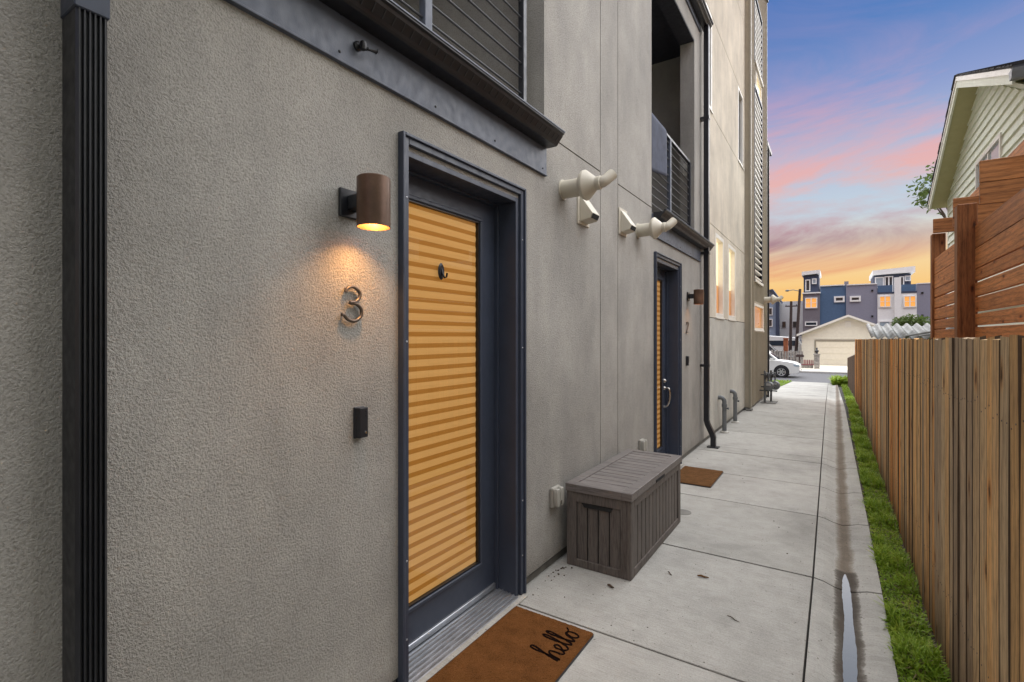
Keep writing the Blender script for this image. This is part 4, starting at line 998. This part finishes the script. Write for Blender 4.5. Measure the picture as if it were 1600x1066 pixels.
tree('green_bush', (7.0, 66, -1.0), .6, [(5.9, 65.5, 3.0, .9), (6.6, 65.6, 3.1, 1.0), (7.5, 65.8, 2.9, 1.0), (5.6, 65.7, 1.7, .8), (7.0, 65.5, 1.0, 1.5), (8.6, 65.6, .8, 1.2)], 2600, .16, 'green treetop in front of the white townhouse', 6)

# ------------------------------------------------------------------ detached garage
ga = thing('detached_garage', (.9, 50, -.9), 'tan lap-sided garage with gable and wide door across the street', 'garage')
gx0, gx1, gy, gze, gza, gc = -2.45, 4.25, 50, 1.86, 3.32, .9
b = MB().prism([(gx0, -1), (gx1, -1), (gx1, gze), (gc, gza), (gx0, gze)], 'y', gy, gy+6.5); b.build('wall', M['tan_lap'], ga)
z = -.9
while z < gza-.1:
    zt = z+.26; h0 = 3.35 if z < gze else (gza-z)/(gza-gze)*3.35; h1 = 3.35 if zt < gze else max(.01, (gza-zt)/(gza-gze)*3.35)
    segs = [(gc-h0, gc+h0, gc-h1, gc+h1)]
    if z < 1.25: segs = [(gc-h0, -1.5, gc-h1, -1.5), (3.3, gc+h0, 3.3, gc+h1)]
    for p0, p1, q0, q1 in segs:
        b = MB(); vs = [(p0, gy-.04, z), (p1, gy-.04, z), (q1, gy-.012, zt), (q0, gy-.012, zt), (p0, gy, z), (p1, gy, z), (q1, gy, zt), (q0, gy, zt)]
        b.add(vs, [(0,1,2,3), (7,6,5,4), (0,4,5,1), (2,6,7,3), (1,5,6,2), (0,3,7,4)]); b.build('lap_board', M['tan_lap'], ga)
    z += .26
gd = MB().box(-1.38, 3.18, gy-.02, gy+.04, -.85, 1.24).build('garage_door', M['tan_door'], ga)
for i in range(4): MB().box(-1.37, 3.17, gy-.05, gy-.02, -.84+i*.52, -.84+i*.52+.50).build('door_panel', M['tan_door'], gd, bevel=.015)
b = MB().box(-1.5, -1.38, gy-.06, gy, -.85, 1.35).box(3.18, 3.3, gy-.06, gy, -.85, 1.35).box(-1.38, 3.18, gy-.08, gy, 1.24, 1.36); b.build('door_trim', M['tan_metal_d'], ga)
for sg in (1, -1):
    hw_ = 3.72; s2 = (gza-gze)/3.35
    MB().prism([(gc, gza+.02), (gc+sg*hw_, gza-s2*hw_+.02), (gc+sg*hw_, gza-s2*hw_+.15), (gc, gza+.15)], 'y', gy-.35, gy+6.7).build('roof', M['shingle'], ga)
    MB().prism([(gc, gza-.04), (gc+sg*hw_, gza-s2*hw_-.04), (gc+sg*hw_, gza-s2*hw_+.14), (gc, gza+.14)], 'y', gy-.39, gy-.351).build('rake_board', M['white_vinyl'], ga)
b = MB().box(.72, 1.08, gy-.07, gy-.03, 2.42, 2.92); v_ = b.build('gable_vent', M['white_vinyl'], ga)
for i in range(4): MB().box(.76, 1.04, gy-.085, gy-.07, 2.47+i*.11, 2.53+i*.11).build('vent_slat', M['tan_lap'], v_)

# ------------------------------------------------------------------ far townhouses
def fbox(p, name, m, x0, x1, y0, y1, z0, z1, bevel=0): return MB().box(x0, x1, y0, y1, z0, z1).build(name, M[m], p, bevel=bevel)
def fwin(p, x0, x1, z0, z1, m, y=73.95, bars=1, trim='far_white', fw=.11):
    b = MB(); b.box(x0, x0+fw, y-.08, y+.05, z0, z1).box(x1-fw, x1, y-.08, y+.05, z0, z1).box(x0+fw, x1-fw, y-.08, y+.05, z0, z0+fw).box(x0+fw, x1-fw, y-.08, y+.05, z1-fw, z1)
    for i in range(1, bars): xx = x0+(x1-x0)*i/bars; b.box(xx-.06, xx+.06, y-.07, y+.05, z0+fw, z1-fw)
    f = b.build('window', M[trim], p); MB().box(x0+fw, x1-fw, y-.02, y+.02, z0+fw, z1-fw).build('pane', M[m], f)
    if m == 'lit_orange': MB().box(x0+fw, x1-fw, y-.05, y-.03, (z0+z1)/2-.02, (z0+z1)/2+.03).build('glazing_bar', M[trim], f)
A = thing('navy_townhouse', (-1, 74, -1), 'far navy townhouse with narrow roof tower and one lit window', 'townhouse')
fbox(A, 'wall', 'far_grey', -3.5, -1.62, 74, 84, -1, 7.2); fbox(A, 'wall', 'far_navy', -1.62, 1.12, 74.3, 84, -1, 8.0)
fbox(A, 'tower', 'far_navy_d', -3.42, -1.75, 74.3, 80, 7.2, 9.5)
MB().prism([(-3.62, 9.52), (-1.60, 9.66), (-1.60, 10.1), (-3.62, 9.98)], 'y', 74.0, 80.3).build('roof', M['far_white'], A); fbox(A, 'ledge', 'far_white', -3.56, -1.55, 73.85, 74.6, 7.12, 7.28)
fbox(A, 'coping', 'far_white', -1.6, 1.0, 74.2, 84.1, 8.0, 8.12); fbox(A, 'chimney', 'far_grey', .95, 1.4, 75, 76, 7.9, 8.55)
fwin(A, -3.23, -2.67, 7.45, 8.95, 'dark_glass', 74.25); fwin(A, -2.5, -1.98, 8.35, 9.05, 'pale_glass', 74.25)
fwin(A, -3.25, -1.9, 5.25, 6.6, 'lit_orange', bars=2); fwin(A, -3.25, -1.9, 3.0, 3.55, 'dark_glass'); fwin(A, -.13, .99, 5.92, 6.68, 'dark_glass', 74.25, trim='far_white', fw=.2)
B_ = thing('violet_townhouse', (4, 74, -1), 'far violet grey and white townhouse with roof deck and two lit windows', 'townhouse')
fbox(B_, 'wall', 'far_violet', 1.12, 4.25, 74.1, 84, -1, 7.95); fbox(B_, 'coping', 'far_white', 1.2, 4.2, 74, 84.1, 7.95, 8.07)
fbox(B_, 'wall', 'far_white', 4.25, 7.92, 73.9, 84, -1, 6.85); fbox(B_, 'pier', 'far_white', 5.85, 6.46, 73.6, 74.2, -1, 8.6)
fbox(B_, 'tower', 'far_navy_d', 3.98, 7.6, 76.0, 82, 6.8, 9.2); MB().prism([(3.85, 9.2), (7.95, 9.3), (7.95, 10.0), (3.85, 9.75)], 'y', 75.4, 83).build('roof', M['far_white'], B_)
fbox(B_, 'deck_edge', 'far_navy_d', 4.25, 7.95, 73.85, 74.05, 6.72, 6.95)
fbox(B_, 'deck_rail', 'far_navy', 4.27, 5.7, 74.0, 74.05, 6.95, 7.75); fbox(B_, 'deck_rail', 'far_navy', 6.5, 7.85, 74.0, 74.05, 6.95, 7.75)
fwin(B_, 4.1, 5.0, 7.6, 8.95, 'pale_glass', 75.9); fwin(B_, 5.05, 5.9, 7.0, 9.0, 'dark_glass', 75.9, bars=2); fwin(B_, 6.5, 6.95, 7.2, 8.9, 'dark_glass', 75.9); fwin(B_, 7.0, 7.58, 8.3, 8.95, 'pale_glass', 75.9)
fwin(B_, 4.4, 5.56, 5.12, 6.5, 'lit_orange', 73.85, 2); fwin(B_, 6.7, 7.88, 5.05, 6.42, 'lit_orange', 73.85, 2); fwin(B_, 1.5, 2.62, 5.92, 6.62, 'dark_glass', 74.05, trim='far_white', fw=.2); fwin(B_, 4.35, 5.5, 2.0, 3.5, 'pale_glass', 73.85)
fbox(B_, 'vent', 'dark_void', 3.65, 3.85, 74.0, 74.1, 7.1, 7.3); fbox(B_, 'vent', 'dark_void', 3.65, 3.85, 74.0, 74.1, 4.0, 4.2)
C_ = thing('lavender_townhouse', (9, 74, -1), 'far plain lavender townhouse block right of the white one', 'townhouse')
fbox(C_, 'wall', 'far_violet', 7.95, 13, 74.2, 84, -1, 7.75); fbox(C_, 'coping', 'far_white', 7.98, 13, 74.15, 84.1, 7.75, 7.85); fbox(C_, 'vent', 'dark_void', 8.35, 8.55, 74.1, 74.2, 6.6, 6.8); fbox(C_, 'vent', 'dark_void', 8.35, 8.55, 74.1, 74.2, 4.0, 4.2)
D_ = thing('pale_townhouse', (-6, 80, -1), 'far pale grey townhouse left of the utility poles', 'townhouse')
fbox(D_, 'wall', 'far_white', -8.4, -3.55, 80, 88, 1.2, 6.6); fbox(D_, 'wall', 'far_pale', -8.42, -3.53, 79.95, 88, -1, 1.2); fwin(D_, -6.3, -5.85, 2.9, 3.75, 'dark_glass', 79.95, trim='far_grey', fw=.06); fwin(D_, -5.0, -4.3, 2.9, 3.75, 'dark_glass', 79.95, trim='far_grey', fw=.06)
E_2 = thing('dark_gabled_townhouse', (-8, 78, -1), 'far dark blue townhouse with peaked roof at the cladding edge', 'townhouse')
MB().prism([(-10, -1), (-6.55, -1), (-6.55, 6.4), (-7.4, 8.0), (-10, 7.4)], 'y', 78, 79.5).build('wall', M['far_pale'], E_2); fbox(E_2, 'pillar', 'far_navy_d', -6.9, -6.5, 77.5, 78, -1, 6.6)
MB().prism([(-10, 7.4), (-7.4, 8.0), (-6.2, 6.2), (-6.2, 6.5), (-7.3, 8.25), (-10, 7.65)], 'y', 77.6, 79.7).build('roof', M['far_navy_d'], E_2)
for z in (5.2, 3.6): fwin(E_2, -8.2, -7.3, z-.6, z+.5, 'dark_glass', 77.95)

# ------------------------------------------------------------------ utility poles
def pole(x, y, top, lean, label, lamp=False):
    t = thing('utility_pole', (x, y, -.9), label, 'pole')
    MB().tube([(x, y, -.9), (x+lean, y, top)], [.15, .11], 10).build('shaft', M['pole'], t, smooth=True)
    if lamp:
        MB().tube([(x+lean, y, top-.2), (x+lean-.55, y, top-.05), (x+lean-.95, y, top-.1)], .035, 8).build('arm', M['pipe_grey'], t, smooth=True)
        MB().lathe([(.0, 0), (.07, .04), (.10, .18), (.05, .32), (0, .34)], (x+lean-.85, y, top-.1), (-1,0,0), 10).build('lamp_head', M['pipe_grey'], t, smooth=True)
    else:
        MB().box(x+lean-.5, x+lean+.5, y-.06, y+.06, top-.5, top-.4).build('crossarm', M['pole'], t)
        for k_ in (-.42, 0, .42): MB().lathe([(.03, 0), (.05, .05), (.02, .12)], (x+lean+k_, y, top-.4), (0,0,1), 8).build('insulator', M['pipe_grey'], t)
pole(-3.50, 52.5, 4.9, .1, 'dark upright utility pole before the pale townhouse'); pole(-3.05, 52, 5.95, .38, 'leaning wooden pole carrying a street lamp arm', True)

# ------------------------------------------------------------------ front yard across the street
pl = thing('stone_pillar', (-1.16, 44, -.9), 'grey stone gate pillar with urn before the tan garage', 'pillar')
for i in range(5): MB().box(-1.34+random.uniform(-.01, .01), -.98+random.uniform(-.01, .01), 43.85, 44.2, -.95+i*.245, -.95+i*.245+.238).build('stone', M['stone'], pl, bevel=.02)
MB().box(-1.39, -.93, 43.8, 44.25, .275, .345).build('cap', M['stone'], pl, bevel=.015)
ur = MB().lathe([(.02, 0), (.10, .01), (.05, .06), (.13, .16), (.14, .24), (.08, .30), (.05, .36), (.07, .42), (.0, .48)], (-1.16, 44.02, .345), (0,0,1), 14, False).build('lantern_urn', M['black'], origin=(-1.16, 44.02, .345), smooth=True)
tag(ur, 'small black urn on top of the stone pillar', 'urn')
bw = thing('garden_wall', (-1.8, 44.3, -.9), 'low pink grey garden wall left of the stone pillar', 'wall')
for r_ in range(2):
    for i in range(3): MB().box(-2.25+i*.29, -2.25+i*.29+.28, 44.2, 44.45, -.95+r_*.21, -.95+r_*.21+.2).build('block', M['stone'], bw, bevel=.015)
MB().box(-2.27, -1.36, 44.18, 44.47, -.53, -.47).build('coping', M['pink'], bw)
for i in range(6): 
    x = -2.0+i*.115; t = thing('red_planter_picket', (x, 44.32, -.47), ['leftmost', 'second from left', 'third from left', 'third from right', 'second from right', 'rightmost'][i] + ' of the dusty red pickets on the low wall', 'picket', 'red pickets on the garden wall')
    MB().prism([(x-.035, -.47), (x+.035, -.47), (x+.035, -.18), (x, -.10), (x-.035, -.18)], 'y', 44.3, 44.34).build('picket', M['pink'], t)
gp = thing('yard_fence', (-3, 45, -.9), 'grey plank yard fence behind the white car', 'fence')
for i in range(16): 
    x = -5.1+i*.19; MB().box(x, x+.15, 45.0, 45.05, -.9, .52+random.uniform(-.08, .08)).build('plank', M['stone'], gp, bevel=.01)
bp = thing('brick_pillar', (-3.33, 45.5, -.9), 'tall reddish brown post behind the white car', 'post'); MB().box(-3.49, -3.16, 45.3, 45.6, -.9, 1.45).build('shaft', M['brick_red'], bp, bevel=.02); MB().box(-3.52, -3.13, 45.27, 45.63, 1.45, 1.53).build('cap', M['brick_red'], bp)
mb = thing('mailbox', (-2.25, 43.4, -.78), 'dark mailbox on a post beside the street', 'mailbox'); MB().box(-2.30, -2.22, 43.36, 43.44, -.8, .1).build('post', M['pole'], mb)
MB().prism([(-2.5, .1), (-1.98, .1), (-1.98, .24), (-2.06, .3), (-2.42, .3), (-2.5, .24)], 'y', 43.3, 43.5).build('box', M['pole'], mb)

# ------------------------------------------------------------------ cars
def car(loc, L, label, paint_, seed, prof, win, wheels, wr, gy_, W_=1.85, name='parked_car'):
    t = thing(name, loc, label, 'car'); x0, y0, z0 = loc
    P = lambda a, c: (x0+a, z0+c)
    # body: profile lofted over the width with rounded shoulders
    def loft(prof, ws, nm, m, par, holes=None):
        vs = []; n = len(prof)
        for (yy, inset) in ws:
            for a, c in prof: vs.append((x0+a*(1-inset*.25)+0, y0+yy, z0+c - inset*.25*(c > .5)))
        k = len(ws); fs = [(i*n+j, i*n+(j+1) % n, (i+1)*n+(j+1) % n, (i+1)*n+j) for i in range(k-1) for j in range(n)] + [tuple(range(n)), tuple(range((k-1)*n, k*n))]
        b = MB(); b.add(vs, fs); return b.build(nm, m, par, smooth=True, bevel=.02, seg=2)
    h = W_/2
    loft(prof, [(-h, .10), (-h+.10, .02), (-h+.3, 0), (h-.3, 0), (h-.10, .02), (h, .10)], 'body', M[paint_], t)
    loft(win, [(-h+.13, .14), (-h+.24, 0), (h-.24, 0), (h-.13, .14)], 'cabin', M[paint_], t)
    for poly in ([(-2.6, 1.12), (-1.55, 1.12), (-1.50, 1.55), (-2.45, 1.55)], [(-1.48, 1.12), (-.35, 1.10), (-.85, 1.55), (-1.42, 1.55)]):
        b = MB(); b.prism([P(a, c) for a, c in poly], 'y', y0-h+.095, y0-h+.13); b.build('side_window', M['dark_glass'], t)
    b = MB(); b.quad((x0-.18, y0-h+.25, z0+1.10), (x0-.18, y0+h-.25, z0+1.10), (x0-.78, y0+h-.35, z0+1.60), (x0-.78, y0-h+.35, z0+1.60)); b.build('windscreen', M['dark_glass'], t, recalc=False)
    for wx in wheels:
        for sd in (-1, 1):
            yy = y0+sd*(h-.13)
            MB().lathe([(wr+.07, 0), (wr+.07, .02)], (x0+wx, yy-sd*.0+sd*.118, z0+wr), (0, sd, 0), 32).build('wheel_arch', M['dark_void'], t)
            w_ = MB().lathe([(wr*.62, -.10), (wr*.93, -.11), (wr, -.06), (wr, .10), (wr*.93, .15), (wr*.64, .14), (wr*.62, .05)], (x0+wx, yy+sd*.02, z0+wr), (0, sd, 0), 36).build('wheel', M['tyre'], t, smooth=True)
            b = MB().lathe([(wr*.64, .10), (wr*.66, .145), (wr*.60, .14), (wr*.56, .10)], (x0+wx, yy+sd*.025, z0+wr), (0, sd, 0), 30, False).lathe([(wr*.18, .08), (wr*.16, .15), (.0, .155)], (x0+wx, yy+sd*.02, z0+wr), (0, sd, 0), 14)
            for q in range(6):
                th = q*math.pi/3; d = Vector((math.cos(th), 0, math.sin(th))); e = Vector((-math.sin(th), 0, math.cos(th))); c = Vector((x0+wx, yy+sd*.155, z0+wr))
                p = [c+d*wr*.14+e*wr*.11, c+d*wr*.62+e*wr*.09, c+d*wr*.62-e*wr*.09, c+d*wr*.14-e*wr*.11]; q_ = [v-Vector((0, sd*.05, 0)) for v in p]; b.add(p+q_, [(0,1,2,3), (7,6,5,4), (0,4,5,1), (1,5,6,2), (2,6,7,3), (3,7,4,0)])
            b.build('rim', M['rim'], w_)
    for sd in (-1, 1):
        yy = y0+sd*(h-.09)
        a, c_ = sorted((yy, yy+sd*.08)); b = MB(); b.prism([P(.70, .72), P(1.00, .70), P(.93, .83), P(.62, .84)], 'y', a-.02, c_-.005+.02); b.build('headlight', M['pale_glass'], t, bevel=.01)
        MB().box(x0+.86, x0+1.01, a, c_, z0+.40, z0+.47).build('marker_light', M['pipe_grey'], t)
        MB().box(x0-.62, x0-.42, a+sd*.12, c_+sd*.18, z0+1.08, z0+1.22).build('wing_mirror', M[paint_], t, bevel=.03)
    return t
bodyp = [(-3.6, .30), (-3.66, .6), (-3.6, 1.08), (-.30, 1.10), (.35, 1.02), (.70, .95), (.92, .83), (1.0, .66), (.99, .38), (.85, .26), (.5, .24), (-3.2, .24)]
cabp = [(-3.55, 1.06), (-3.4, 1.55), (-3.0, 1.70), (-1.3, 1.74), (-.85, 1.66), (-.15, 1.07)]
car((-2.80, 35.9, -.90), 4.6, 'white sport utility car on the street with front wheel showing', 'car_white', 1, bodyp, cabp, (0, -2.65), .36, 0)
truckp = [(-4.2, .45), (-4.2, 1.2), (-.5, 1.22), (.5, 1.2), (.85, 1.1), (.9, .5), (-4.0, .45)]
car((-3.9, 47.8, -.75), 5, 'dark vehicle parked behind the grey yard fence', 'black', 2, truckp, [(-3.0, 1.2), (-2.9, 1.95), (-1.1, 1.98), (-.3, 1.2)], (0, -2.9), .40, 0)
v = thing('white_van', (-4.5, 56, -.9), 'white box van roof showing behind the yard fence', 'van')
MB().prism([(-9, -.6), (-2.75, -.6), (-2.75, .8), (-3.1, 1.55), (-9, 2.0)], 'y', 55.5, 57.5).build('body', M['car_white'], v, bevel=.06, seg=2); 
for x in (-7.6, -3.7): MB().lathe([(.38, 0), (.38, .2)], (x, 55.45, -.52), (0,1,0), 20).build('wheel', M['tyre'], v)
MB().box(-8.8, -3.2, 55.46, 55.5, .75, 1.25).build('window', M['dark_glass'], v)
